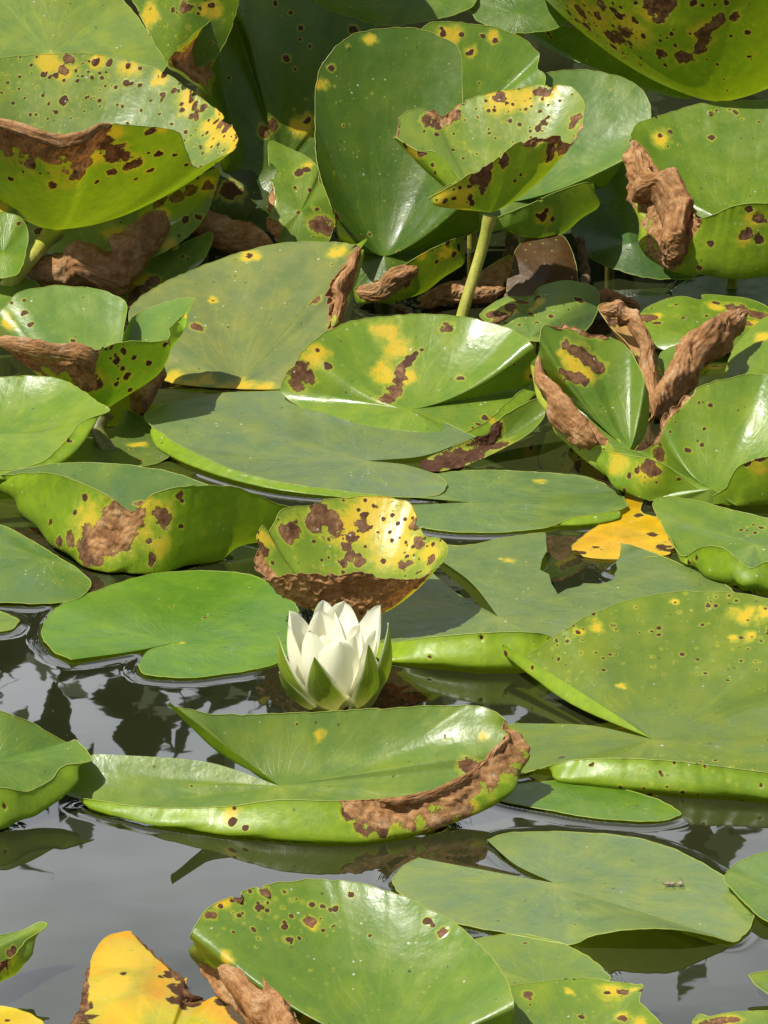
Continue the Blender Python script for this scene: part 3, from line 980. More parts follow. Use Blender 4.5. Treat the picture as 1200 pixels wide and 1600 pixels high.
notched_leaf = leaf("deeply notched leaf in front of the white flower with rusty brown curled rim", (437, 1228, 1258),
     [(265, 1096, 1240, 345, 1160, 1246), (266, 1104, 1236, 340, 1174, 1242), (285, 1106, 1234, 350, 1160, 1242), (330, 1115, 1230), (400, 1117, 1226), (500, 1112, 1222), (600, 1107, 1220), (690, 1103, 1220), (755, 1106, 1224), (793, 1128, 1238, 795, 1165, 1242),
      (790, 1160, 1250, 806, 1195, 1250), (745, 1200, 1272, 790, 1240, 1272), (690, 1233, 1290, 735, 1274, 1286), (610, 1248, 1302, 645, 1305, 1308), (530, 1252, 1308, 560, 1318, 1320), (440, 1250, 1306, 455, 1315, 1317),
      (350, 1260, 1298, 350, 1305, 1307), (250, 1263, 1286, 250, 1290, 1292), (160, 1252, 1270, 165, 1268, 1270), (98, 1238, 1250), (112, 1200, 1238), (148, 1178, 1232, 320, 1190, 1242)],
     closed=False, k=2.0, tint=(0.135, 0.215, 0.065), under=(0.16, 0.245, 0.015), burn=[(8.9, 14.0, 21)], Y=[(610, 1272, 26), (365, 1275, 20), (755, 1150, 10), (740, 1258, 14), (500, 1150, 10)],
     B=[(545, 1270, 18), (570, 1290, 20), (600, 1300, 14), (760, 1190, 16), (740, 1222, 18), (710, 1245, 12), (730, 1195, 16), (365, 1284, 9), (384, 1292, 5), (368, 1262, 6), (298, 1227, 5), (650, 1290, 10), (690, 1268, 8)],
     speck=0.02, res=2.4)

roll([(590, 1252, 1306, 3), (625, 1250, 1302, 8), (675, 1241, 1294, 8), (722, 1221, 1282, 9), (762, 1192, 1262, 12), (788, 1165, 1250, 11), (795, 1144, 1244, 4)], parent=notched_leaf, seed=63, wr=0.4, flat=0.55)

leaf("wavy pale green leaf lifted above the water at the left edge below the middle", (-20, 1190, 1258),
     [(0, 1112, 1236), (60, 1135, 1236), (102, 1160, 1236), (120, 1157, 1236), (145, 1188, 1250), (100, 1197, 1262, 118, 1222, 1262), (80, 1218, 1272, 90, 1250, 1272), (42, 1236, 1284, 50, 1275, 1285), (0, 1231, 1292, -5, 1298, 1300),
      (-100, 1235, 1292, -100, 1300, 1302), (-190, 1210, 1260), (-170, 1140, 1230), (-80, 1115, 1230)], tint=(0.125, 0.215, 0.065), speck=0.05, B=[(5, 1261, 6)])

leaf("round flat bright green pad with curved notch lying left of the white flower", (270, 1005, 1008),
     [(112, 1031, 1038, 205, 1018, 1022), (80, 1015, 1019), (66, 990, 993), (76, 965, 967), (105, 940, 942), (160, 920, 923), (215, 902, 905), (270, 894, 897), (330, 892, 895), (390, 900, 902), (430, 915), (465, 950),
      (470, 990), (445, 1030), (400, 1046, 1049), (330, 1056, 1060), (270, 1059, 1063), (228, 1053, 1058), (216, 1038, 1044, 232, 1016, 1021)],
     closed=False, tint=(0.10, 0.22, 0.03), B=[(318, 961, 5), (268, 945, 4), (372, 975, 2.5)], Y=[(285, 1000, 7)], speck=0.01, res=2.4)

leaf("broad dull green pad with a large ragged bite right of the flower", (778, 963, 975),
     [(640, 845, 848, 730, 905, 915), (720, 852, 858), (790, 840, 848), (848, 833, 842), (910, 836, 846), (975, 850, 862), (1010, 860), (1060, 880), (1110, 900), (1155, 935), (1150, 975), (1100, 1015), (1000, 1040), (900, 1040),
      (862, 997, 1038, 870, 1040, 1042), (820, 988, 1044, 820, 1046, 1048), (740, 990, 1044, 740, 1046, 1048), (660, 997, 1036, 660, 1038, 1040), (600, 1006, 1018, 600, 1028, 1030), (545, 1000), (525, 970), (560, 905), (650, 872, 880, 712, 925, 935)],
     closed=False, k=2, tint=(0.14, 0.21, 0.095), under=(0.17, 0.26, 0.02), cut=[[(854, 815), (853, 842), (855, 860), (847, 874), (844, 890), (858, 897), (862, 912), (872, 928), (885, 920), (905, 916), (912, 911), (940, 912), (960, 905), (960, 896), (964, 889), (962, 880), (968, 868), (970, 850), (976, 815)]],
     Y=[(795, 870, 12), (780, 868, 6)], B=[(752, 998, 4), (672, 1027, 4)], res=2.0, speck=0.02)

leaf("dark green pad at the left edge below the brown blotched boat shaped leaf", (72, 872, 885),
     [(-60, 815, 850), (0, 820, 845), (45, 842, 862), (85, 866, 880), (120, 888, 903), (142, 912, 920), (120, 937, 941), (60, 943, 947), (0, 941, 946), (-80, 930), (-130, 880), (-110, 830, 860)], tint=(0.095, 0.175, 0.05))

leaf("small pale green leaf tip at the left edge above the open dark water", (-20, 972, 974),
     [(28, 968), (20, 982), (0, 987), (-60, 985), (-80, 965), (-40, 950), (0, 956)], tint=LG)

leaf("long boat shaped leaf with brown blotched wall left of the yellow brown cup", (230, 850, 885),
     [(0, 742, 800), (60, 728, 798), (120, 723, 798), (200, 726, 803), (280, 742, 813), (350, 765, 828), (420, 785, 843), (463, 794, 850), (425, 785, 858, 410, 845, 860), (370, 762, 873, 340, 878, 880), (290, 760, 888, 260, 896, 897),
      (240, 772, 891, 210, 899, 900), (207, 797, 891, 170, 896, 898), (175, 778, 888, 130, 886, 888), (130, 756, 873, 80, 852, 860), (80, 740, 850, 35, 806, 828), (30, 740, 820, 8, 772, 808)],
     k=2, tint=(0.09, 0.16, 0.06), under=(0.15, 0.235, 0.015), Y=[(200, 810, 55), (140, 820, 45), (255, 800, 22), (225, 790, 25), (170, 860, 25), (250, 855, 20)],
     B=[(195, 815, 32.5), (165, 840, 33.8), (140, 845, 27.5), (180, 800, 25.0), (215, 812, 21.2), (130, 868, 22.5), (150, 868, 22.5), (170, 855, 25.0), (190, 845, 22.5), (105, 845, 15.0), (178, 790, 17.5), (258, 812, 16.2), (255, 800, 10.0), (283, 775, 10.0), (285, 785, 6.2), (129, 777, 7.5),
        (112, 800, 7.5), (75, 815, 6.2), (72, 820, 5.0), (232, 846, 6.2), (232, 872, 10.0), (283, 823, 6.2), (195, 858, 7.5), (88, 850, 10.0), (220, 783, 10.0)], speck=0.03, res=2.3)

# ------------------------------------------------------------------ brown and yellow cup behind the flower
leaf("small cup leaf with rust brown front and orange spotted inside behind the flower", (555, 968, 1000),
     [(398, 872, 975), (402, 838, 968), (412, 822, 962), (421, 832, 955), (440, 799, 944), (480, 789, 934), (520, 781, 928), (580, 776, 925), (635, 785, 930), (652, 812, 940), (662, 838, 950), (692, 843, 960), (700, 862, 972), (682, 888, 990),
      (640, 903, 1005), (590, 897, 1012), (530, 892, 1013), (460, 896, 1008), (418, 905, 998), (404, 893, 986)],
     k=1.9, tint=(0.15, 0.23, 0.04), under=(0.22, 0.27, 0.03), burn=[(13.3, 20.5, 42)], Y=[(580, 810, 58), (620, 850, 52), (540, 830, 34), (640, 800, 39), (670, 860, 34), (600, 780, 26), (410, 840, 20), (655, 925, 23)],
     B=[(455, 825, 21), (450, 840, 12), (500, 800, 17), (510, 812, 18), (520, 825, 18), (545, 840, 13), (540, 855, 10), (495, 815, 18), (570, 805, 8), (567, 820, 12), (540, 880, 10), (560, 870, 9), (545, 868, 10), (600, 872, 8), (565, 880, 10),
        (650, 820, 10), (655, 845, 12), (670, 870, 12), (610, 830, 5), (590, 830, 5), (600, 810, 4), (630, 880, 12), (480, 940, 26), (560, 955, 26), (520, 950, 26), (600, 940, 26), (405, 860, 16), (585, 790, 5)],
     speck=0.35, speckzones=[(590, 810, 80, 0.7), (650, 850, 50, 0.7)], res=2.0)

# ------------------------------------------------------------------ left middle
leaf("smooth light green leaf with drooping front edge above the blotched boat shaped leaf", (-20, 680, 730),
     [(0, 589, 692), (60, 588, 694), (110, 600, 702), (150, 626, 720), (172, 641, 735), (128, 660, 745, 138, 672, 745), (98, 695, 765, 108, 712, 765), (60, 725, 775, 55, 742, 775), (0, 735, 780, -5, 748, 780), (-80, 735, 785), (-170, 700, 760), (-170, 640, 720), (-100, 600, 690)],
     tint=(0.15, 0.25, 0.06), speck=0.03, B=[(115, 687, 6)])

leaf("torn greyish pad in the gap left of the large central pad", (170, 705, 708),
     [(40, 700), (90, 665), (130, 650), (165, 672), (190, 660), (196, 640, 655), (235, 658), (262, 690), (265, 710), (240, 725), (170, 735), (110, 738), (50, 725)], tint=(0.10, 0.155, 0.06), Y=[(215, 690, 16)], B=[(205, 697, 5), (218, 715, 5)], res=2.4)

leaf("large smooth greyish green pad with rolled underside along its front in the picture middle", (575, 720, 727),
     [(680, 740, 746, 632, 726, 733), (698, 757, 764), (680, 774, 778), (620, 777, 780), (560, 770, 776, 560, 776, 779), (450, 756, 768, 450, 767, 770), (370, 736, 752, 370, 749, 752), (300, 706, 724, 300, 724, 727), (255, 679, 696, 258, 696, 699), (226, 652, 672), (260, 631, 655),
      (330, 617, 642), (420, 610, 636), (500, 610, 636), (580, 622, 645), (660, 645, 664), (744, 683, 698, 662, 712, 722)],
     closed=False, tint=(0.14, 0.205, 0.125), k=1.7, speck=0.01, speckzones=[(320, 640, 90, 0.05)], res=2.6)

leaf("oval green pad with curled front edge right of the large central pad's lobe", (735, 785, 788),
     [(628, 776), (650, 755), (690, 739), (760, 735), (840, 738), (910, 745), (960, 765), (981, 790, 799), (950, 800, 813, 955, 812, 814), (900, 808, 822, 905, 821, 824), (840, 827, 832), (760, 833), (680, 828), (620, 812), (626, 790)],
     closed=False, tint=(0.12, 0.20, 0.085), Y=[(845, 748, 12)], speck=0.01)

leaf("bright yellow dark stained leaf on the water right of the oval pad", (960, 840),
     [(895, 852), (930, 825), (970, 790), (980, 770), (1005, 775), (1003, 800), (1040, 815), (1062, 850), (1035, 868), (960, 874), (905, 868)], tint=(0.56, 0.36, 0.008), tint2=(0.42, 0.25, 0.008), mott=0.5, speck=0.08, crisp=-0.8,
     B=[(1040, 850, 16), (1055, 858, 14), (1020, 830, 10), (1000, 800, 10), (900, 860, 16), (930, 850, 8)])

leaf("leaf with two small rolled front lobes under the big glossy cupped leaf", (1180, 850, 872),
     [(1019, 790, 838), (1035, 776, 832), (1080, 781, 832), (1140, 795, 838), (1200, 810, 848), (1280, 840, 870), (1300, 900, 905), (1240, 890, 935, 1240, 935, 937), (1200, 878, 930, 1200, 925, 928), (1170, 887, 925, 1160, 915, 925), (1132, 857, 915, 1140, 910, 917),
      (1100, 854, 905, 1105, 902, 905), (1065, 868, 885, 1075, 880, 885), (1038, 825, 860)], k=1.8, tint=(0.12, 0.21, 0.05), B=[(1070, 876, 9), (1082, 872, 6), (1166, 825, 4), (1175, 815, 4), (1190, 820, 5)], speckzones=[(1175, 820, 40, 0.4)])

leaf("big glossy cupped leaf with thin brown rim and rolled front lobe at right", (1112, 764, 797),
     [(1022, 692, 760), (1033, 657, 764), (1063, 622, 754), (1103, 600, 749), (1150, 588, 746), (1200, 586, 746), (1280, 610, 764), (1330, 680, 794), (1300, 720, 800), (1250, 712, 805, 1250, 780, 802), (1200, 713, 805, 1200, 788, 803), (1155, 728, 803, 1160, 790, 803),
      (1135, 762, 800, 1140, 790, 800), (1108, 776, 797, 1105, 788, 798), (1070, 748, 792, 1055, 787, 793), (1030, 722, 790, 1005, 780, 790), (985, 712, 780, 965, 765, 781), (941, 703, 765, 942, 735, 766), (962, 697, 752), (1000, 706, 752)],
     k=1.8, tint=(0.14, 0.235, 0.045), burn=[(-0.1, 2.6, 4)], Y=[(960, 720, 25), (1010, 735, 25), (1060, 630, 12), (1185, 730, 18)],
     B=[(1025, 710, 16), (1010, 722, 14), (1020, 735, 12), (995, 735, 7), (980, 742, 7), (1075, 702, 7), (1098, 692, 5), (1185, 717, 10), (1170, 725, 6), (1048, 672, 4), (1093, 630, 3), (1100, 670, 4), (1055, 660, 3)],
     speck=0.04, speckzones=[(1040, 755, 60, 0.35), (1090, 610, 60, 0.2)])

rolled_leaf = leaf("upright leaf with brown shrivelled left roll and orange brown blotch inside right of centre", (985, 700, 748),
     [(1003, 688, 735), (1014, 640, 720), (1008, 598, 725), (985, 550, 710), (962, 530, 705), (940, 522, 704), (920, 522, 705), (890, 506, 708), (862, 505, 710), (847, 512, 712), (843, 535, 718), (843, 560, 708, 837, 585, 705), (866, 603, 725, 845, 632, 722),
      (905, 642, 742, 870, 680, 740), (930, 668, 752, 905, 712, 752), (950, 690, 759, 935, 735, 759), (975, 712, 762, 965, 750, 762)],
     k=1.3, tint=(0.105, 0.19, 0.035), under=(0.25, 0.31, 0.05), burn=[(10.9, 15.0, 14), (4.5, 8.3, 4)], Y=[(905, 570, 28), (895, 560, 22), (915, 585, 22), (880, 545, 14)],
     B=[(885, 535, 12), (900, 545, 13), (915, 550, 14), (925, 560, 15), (935, 578, 15), (890, 585, 13), (900, 592, 12), (915, 600, 8), (880, 575, 8), (865, 640, 16), (885, 665, 16), (900, 680, 15)], speck=0.02, speckzones=[(960, 740, 40, 0.4)], res=2.1)

roll([(842, 556, 712, 5), (848, 590, 722, 13), (864, 622, 735, 19), (888, 652, 748, 24), (912, 676, 756, 22), (932, 692, 762, 8)], parent=rolled_leaf, seed=37, wr=0.32, flat=0.6)

leaf("glossy leaf with yellow patches and a dark scar behind the large central pad", (640, 640, 670),
     [(440, 605, 645), (475, 545, 643), (530, 510, 628), (600, 493, 622), (680, 491, 622), (740, 498, 625), (800, 516, 635), (832, 542, 648), (840, 590, 640, 842, 600, 640), (805, 618, 655, 818, 632, 655), (770, 650, 672, 785, 662, 670), (738, 672, 690, 745, 684, 689), (680, 682, 692), (560, 672, 680), (470, 635, 655)],
     k=1.6, tint=(0.145, 0.24, 0.045), Y=[(490, 560, 26), (605, 520, 26), (620, 545, 28), (600, 580, 24), (635, 585, 18), (830, 585, 16), (770, 650, 14)],
     B=[(470, 580, 20), (462, 598, 20), (485, 590, 12), (510, 567, 9), (495, 545, 5), (698, 512, 10), (695, 505, 6), (720, 588, 9), (635, 568, 9), (627, 580, 11), (615, 603, 15), (608, 618, 15), (642, 560, 9), (650, 552, 7), (660, 545, 5), (622, 592, 12), (760, 648, 8), (748, 658, 8), (740, 664, 6), (835, 588, 8), (804, 572, 4), (816, 560, 4)],
     speck=0.03, speckzones=[(560, 530, 40, 0.15)])

leaf("dark rolled leaf with rotten brown tip lying under the yellow patched leaf", (770, 695, 712),
     [(655, 724, 734), (690, 706, 722), (750, 680, 712), (778, 656, 706), (810, 636, 700), (848, 621, 695), (852, 645, 700), (830, 674, 712), (780, 704, 722), (720, 730, 734), (675, 737, 740)], k=1.2,
     tint=(0.12, 0.19, 0.04), under=(0.2, 0.27, 0.04), B=[(760, 690, 30), (730, 708, 30), (700, 715, 30), (670, 725, 28), (775, 675, 18)], crisp=-0.8)

rimmed_leaf = leaf("cupped leaf with brown crumpled front rim and spotted green right wall at left", (165, 640, 685),
     [(-10, 500, 625), (8, 480, 617), (30, 458, 612), (80, 447, 608), (130, 448, 608), (175, 459, 612), (198, 476, 620), (193, 520, 645), (212, 492, 611), (255, 474, 605), (303, 467, 612), (288, 490, 627, 283, 520, 650), (266, 512, 665, 265, 550, 667), (262, 532, 675, 245, 585, 677), (200, 533, 687), (140, 545, 693), (100, 545, 693), (60, 542, 693), (20, 535, 685), (-15, 525, 665)],
     k=1.35, tint=(0.125, 0.215, 0.07), under=(0.17, 0.29, 0.015), burn=[(14.7, 19.4, 30)], Y=[(140, 590, 20), (45, 570, 15), (290, 490, 12), (15, 500, 16)],
     B=[(130, 590, 22.5), (145, 600, 17.5), (37, 467, 5.0), (37, 487, 6.2), (50, 503, 7.5), (20, 473, 5.0), (114, 532, 6.2), (180, 560, 8.8), (194, 551, 6.2), (234, 567, 7.5), (175, 543, 5.0), (165, 543, 5.0), (155, 543, 3.8), (196, 587, 8.8), (190, 575, 6.2), (208, 612, 6.2), (180, 600, 6.2), (152, 600, 6.2), (265, 525, 7.5), (270, 515, 6.2), (262, 540, 6.2), (280, 495, 5.0)],
     speck=0.05, speckzones=[(200, 580, 80, 0.28), (285, 490, 30, 0.3)], stalk=[(152, 672, 690), (170, 704, 705)], stalk_mat=M_STALK_DARK, stalk_r=0.0044, res=2.1)

roll([(205, 645, 655, 5), (222, 632, 652, 20), (235, 612, 648, 23), (245, 590, 642, 20), (256, 570, 636, 8)], label="brown withered scrap of leaf hanging below the spotted cup beside the yellow based leaf", seed=15, wr=0.4)

roll([(-16, 530, 688, 5), (10, 536, 690, 9), (45, 545, 695, 12), (82, 548, 697, 10), (112, 550, 696, 13), (136, 562, 694, 13), (146, 585, 690, 5)], parent=rimmed_leaf, seed=57, wr=0.4, flat=0.5)

greyish_leaf = leaf("large greyish leaf with yellow base and folded brown edge behind the central pad", (370, 600, 606),
     [(250, 592, 600), (215, 545, 578), (203, 482, 556), (260, 440, 537), (320, 414, 522), (380, 394, 516), (440, 380, 514), (500, 378, 515), (545, 380, 518), (560, 388, 525, 563, 385, 521), (530, 425, 560, 563, 398, 535), (514, 452, 570, 555, 440, 550), (514, 490, 580, 540, 478, 566), (516, 520, 590, 525, 512, 580), (505, 560, 597), (440, 608, 611), (340, 606, 609)],
     k=1.15, tint=(0.165, 0.21, 0.11), Y=[(300, 597, 22), (350, 602, 22), (410, 605, 20), (270, 585, 20), (320, 590, 20), (380, 600, 20), (390, 395, 16), (530, 390, 20), (308, 508, 15), (333, 465, 9), (485, 468, 12)], burn=[(9.2, 13.4, 20)],
     B=[(308, 508, 14), (485, 468, 11), (390, 395, 8), (333, 465, 3)], speck=0.02)

roll([(562, 387, 545, 5), (554, 405, 552, 12), (545, 432, 562, 16), (532, 460, 572, 15), (524, 488, 582, 12), (518, 516, 592, 5)], parent=greyish_leaf, seed=77, wr=0.36, flat=0.6, green=[(520, 500, 10)])

leaf("small upright leaf with brown lower edge before the long brown rolled leaf", (240, 452, 492),
     [(193, 472, 490), (200, 440, 482), (235, 402, 472), (285, 380, 466), (331, 363, 460), (322, 400, 475), (295, 428, 488), (250, 458, 502), (205, 480, 502)], tint=(0.12, 0.20, 0.05), k=1.1, B=[(215, 455, 18), (205, 468, 18), (235, 440, 14), (285, 395, 7), (292, 400, 5)], Y=[(220, 440, 22)])

brown_roll = leaf("long brown shrivelled rolled leaf with a yellow green end below the top left cup", (270, 350, 470),
     [(215, 365, 462), (222, 320, 450), (255, 300, 446), (300, 280, 444), (341, 264, 444), (335, 300, 452), (322, 335, 460), (292, 372, 472), (250, 397, 484), (225, 400, 482)],
     k=1.4, tint=(0.16, 0.24, 0.04), under=(0.2, 0.28, 0.04), Y=[(255, 330, 20), (265, 385, 16), (320, 290, 20)], B=[(240, 330, 16), (250, 312, 14), (275, 303, 14), (298, 295, 12), (320, 288, 10), (292, 345, 9), (310, 338, 8)], speck=0.1, crump=1.6, res=2.0)
roll([(44, 432, 482, 8), (70, 423, 484, 26), (115, 418, 488, 34), (165, 412, 490, 37), (205, 392, 488, 34), (232, 362, 482, 26), (256, 330, 474, 15)], parent=brown_roll, seed=4, wr=0.30)

leaf("pale leaf seen between the top left cup's stalk and the brown roll", (140, 400, 430),
     [(40, 390, 420), (55, 335, 405), (120, 300, 395), (200, 290, 390), (260, 300, 390), (245, 350, 405), (215, 385, 420)], tint=(0.16, 0.23, 0.075), k=1.1, Y=[(180, 360, 20)], B=[(60, 355, 8), (190, 345, 4), (175, 375, 6)])

roll([(296, 352, 446, 8), (318, 352, 446, 22), (350, 368, 448, 24), (385, 382, 450, 22), (415, 388, 452, 16), (428, 390, 452, 6)], label="brown wrinkled dead roll of leaf under the dark upright leaf in the upper left", seed=11, wr=0.34)

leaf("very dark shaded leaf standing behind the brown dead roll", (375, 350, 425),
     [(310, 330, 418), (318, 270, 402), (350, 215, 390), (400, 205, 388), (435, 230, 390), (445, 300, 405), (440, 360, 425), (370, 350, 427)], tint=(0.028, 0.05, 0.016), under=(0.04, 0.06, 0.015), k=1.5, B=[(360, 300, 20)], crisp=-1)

# ------------------------------------------------------------------ top left
funnel_leaf = leaf("tall funnel leaf on a stout stalk with wide brown band across its front", (85, 357, 462),
     [(-60, 95, 412), (0, 91, 404), (60, 85, 402), (120, 82, 402), (180, 90, 404), (240, 106, 410), (290, 136, 422), (330, 166, 434), (352, 186, 447), (372, 212, 462), (364, 235, 474), (335, 250, 480), (306, 262, 486), (290, 238, 492), (278, 207, 502), (230, 198, 512), (165, 195, 520), (130, 219, 524), (80, 214, 524), (40, 206, 519), (0, 188, 514), (-60, 170, 502), (-120, 160, 472), (-120, 120, 432)],
     k=1.55, tint=(0.155, 0.225, 0.085), under=(0.15, 0.24, 0.012), burn=[(15.8, 20.8, 30), (7.2, 10.2, 10, 'y')], Y=[(75, 100, 22), (100, 110, 22), (150, 95, 16), (200, 105, 18), (250, 120, 18), (290, 160, 24), (330, 190, 24), (350, 205, 26), (330, 215, 20), (20, 215, 20), (180, 210, 18), (150, 250, 18), (85, 250, 14), (255, 200, 12), (215, 260, 16)],
     B=[(20, 205, 25.0), (45, 222, 27.5), (75, 235, 30.0), (110, 235, 30.0), (150, 215, 27.5), (165, 225, 22.5), (130, 260, 22.5), (180, 245, 21.2), (120, 280, 15.0), (60, 240, 22.5), (10, 230, 15.0), (45, 262, 11.2), (210, 260, 17.5), (175, 275, 10.0), (250, 243, 8.8), (238, 270, 8.8), (83, 292, 10.0), (155, 288, 6.2), (240, 205, 10.0), (215, 285, 5.0), (275, 245, 5.0), (15, 285, 7.5), (235, 242, 5.0), (292, 260, 5.0),
        (67, 115, 7.5), (78, 120, 5.0), (88, 117, 7.5), (102, 108, 10.0), (108, 92, 10.0), (100, 155, 8.8), (88, 175, 5.0), (150, 96, 7.5), (160, 120, 6.2), (170, 98, 7.5), (145, 120, 6.2), (201, 100, 6.2), (198, 130, 7.5), (205, 128, 5.0), (220, 130, 6.2), (135, 152, 5.0), (179, 134, 5.0), (258, 115, 6.2), (271, 140, 6.2), (220, 170, 5.0), (253, 147, 7.5), (252, 155, 5.0),
        (282, 160, 6.2), (281, 170, 6.2), (300, 150, 8.8), (305, 165, 8.8), (310, 175, 11.2), (300, 180, 7.5), (318, 165, 7.5), (345, 190, 11.2), (352, 198, 10.0), (335, 185, 7.5), (290, 200, 5.0), (310, 225, 6.2), (320, 205, 5.0)],
     speck=0.03, speckzones=[(335, 205, 70, 0.75), (100, 110, 110, 0.45), (230, 120, 90, 0.4), (60, 240, 120, 0.25)], stalk=[(52, 397, 492), (20, 437, 497), (-35, 505, 506)], res=2.0, stalk_r=0.0056)

roll([(-14, 190, 520, 5), (14, 196, 521, 8), (50, 211, 526, 9), (90, 218, 527, 10), (128, 219, 527, 9), (158, 200, 522, 6), (176, 195, 520, 3)], parent=funnel_leaf, seed=51, wr=0.34, flat=0.45)

leaf("smooth pale green leaf in the top left corner behind the funnel leaf", (80, 80, 375),
     [(-80, 60, 375), (-80, -60, 335), (0, -90, 325), (100, -70, 325), (188, -5, 335), (225, 40, 350), (245, 70, 360), (259, 104, 370), (200, 150, 395), (80, 180, 405), (-40, 150, 395)], tint=(0.17, 0.25, 0.085), k=1.2)

leaf("spotted green leaf at the top between the corner leaf and the dark leaf", (310, -60, 400),  # blade stretched far above the frame, added to shade the dark leaf
     [(203, -10, 375), (170, -90, 372), (190, -170, 360), (300, -230, 345), (450, -240, 345), (560, -190, 355), (580, -130, 380), (500, -80, 405), (420, -50, 415), (378, -8, 405), (360, 50, 400), (330, 95, 402), (285, 110, 402), (262, 102, 400), (235, 55, 390)], tint=(0.11, 0.19, 0.03), k=1.1, Y=[(230, 20, 22), (330, 15, 20)], B=[(285, 8, 10), (298, 10, 8), (265, 15, 5), (330, 8, 7), (310, 22, 5)], speck=0.2)

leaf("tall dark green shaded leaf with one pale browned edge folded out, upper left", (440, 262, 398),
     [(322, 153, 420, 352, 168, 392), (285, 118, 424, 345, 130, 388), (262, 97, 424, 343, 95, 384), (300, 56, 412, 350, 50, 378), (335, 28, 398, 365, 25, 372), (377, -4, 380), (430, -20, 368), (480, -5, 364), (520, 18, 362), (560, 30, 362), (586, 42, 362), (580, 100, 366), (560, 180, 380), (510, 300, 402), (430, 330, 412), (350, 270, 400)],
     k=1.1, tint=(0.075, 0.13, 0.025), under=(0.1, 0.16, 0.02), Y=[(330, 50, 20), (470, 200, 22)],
     B=[(300, 90, 32), (320, 110, 30), (300, 110, 28), (325, 75, 22), (280, 95, 20), (340, 60, 10), (448, 87, 8), (470, 43, 6), (483, 73, 5), (430, 5, 6), (480, 188, 6), (358, 122, 4), (455, 18, 5), (413, 205, 10), (425, 195, 10), (555, 45, 8), (470, 60, 4)], res=2.4)

leaf("small crumpled brown edged leaf between the dark leaf and the tall oval leaf", (470, 330, 432),
     [(415, 335, 432), (422, 300, 425), (421, 260, 415), (422, 222, 405), (450, 230, 405), (480, 245, 408), (497, 262, 412), (500, 285, 416), (524, 300, 420), (526, 350, 430), (500, 388, 442), (440, 390, 442), (428, 370, 440), (416, 350, 436)], k=1.1, tint=(0.12, 0.20, 0.035),
     burn=[(-0.3, 1.5, 4), (11.5, 13.9, 6)], B=[(500, 350, 18), (510, 360, 16), (468, 270, 9), (480, 265, 8), (495, 325, 8), (484, 297, 5), (462, 292, 5), (465, 330, 4)], Y=[(480, 255, 12)], crump=1.5, cut=[[(497, 268), (506, 264), (514, 276), (520, 292), (508, 290), (500, 280)], [(412, 262), (426, 256), (433, 264), (428, 278), (412, 282)]])

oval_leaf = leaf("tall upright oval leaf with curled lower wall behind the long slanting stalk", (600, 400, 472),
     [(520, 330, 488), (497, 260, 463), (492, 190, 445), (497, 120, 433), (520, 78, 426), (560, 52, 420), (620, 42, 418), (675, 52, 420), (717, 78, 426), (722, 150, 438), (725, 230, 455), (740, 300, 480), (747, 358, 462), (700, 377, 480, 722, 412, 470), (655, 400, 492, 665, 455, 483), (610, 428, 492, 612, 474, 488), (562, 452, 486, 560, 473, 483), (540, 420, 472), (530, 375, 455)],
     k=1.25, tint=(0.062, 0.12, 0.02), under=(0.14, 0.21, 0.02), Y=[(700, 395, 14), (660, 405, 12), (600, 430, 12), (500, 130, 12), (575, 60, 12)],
     B=[(620, 440, 18), (632, 432, 14), (585, 452, 18), (565, 456, 14), (600, 450, 14), (722, 385, 8), (715, 395, 7), (705, 378, 6), (687, 412, 5), (570, 367, 6), (560, 367, 5), (580, 366, 5), (520, 105, 8), (548, 73, 5), (525, 160, 4), (530, 340, 10), (537, 195, 4)],
     speck=0.06, speckzones=[(700, 390, 40, 0.3)])

roll([(556, 456, 489, 6), (575, 455, 491, 11), (600, 449, 492, 13), (625, 438, 494, 15), (645, 426, 494, 13), (652, 416, 493, 5)], parent=oval_leaf, seed=71, wr=0.38, flat=0.6)

leaf("wavy topped green leaf just behind the tall oval leaf at top centre", (740, 180, 405),
     [(660, 90, 400), (655, 50, 393), (690, 33, 390), (760, 40, 390), (815, 58, 393), (842, 85, 397), (838, 108, 403), (852, 125, 409), (830, 200, 427), (720, 225, 427), (660, 160, 412)], tint=(0.12, 0.21, 0.035), k=1.1, Y=[(700, 60, 20), (770, 60, 14), (735, 80, 10)], B=[(695, 55, 7), (720, 55, 5), (755, 55, 5), (775, 62, 6), (735, 80, 6), (730, 82, 4), (690, 45, 5)], speck=0.1)

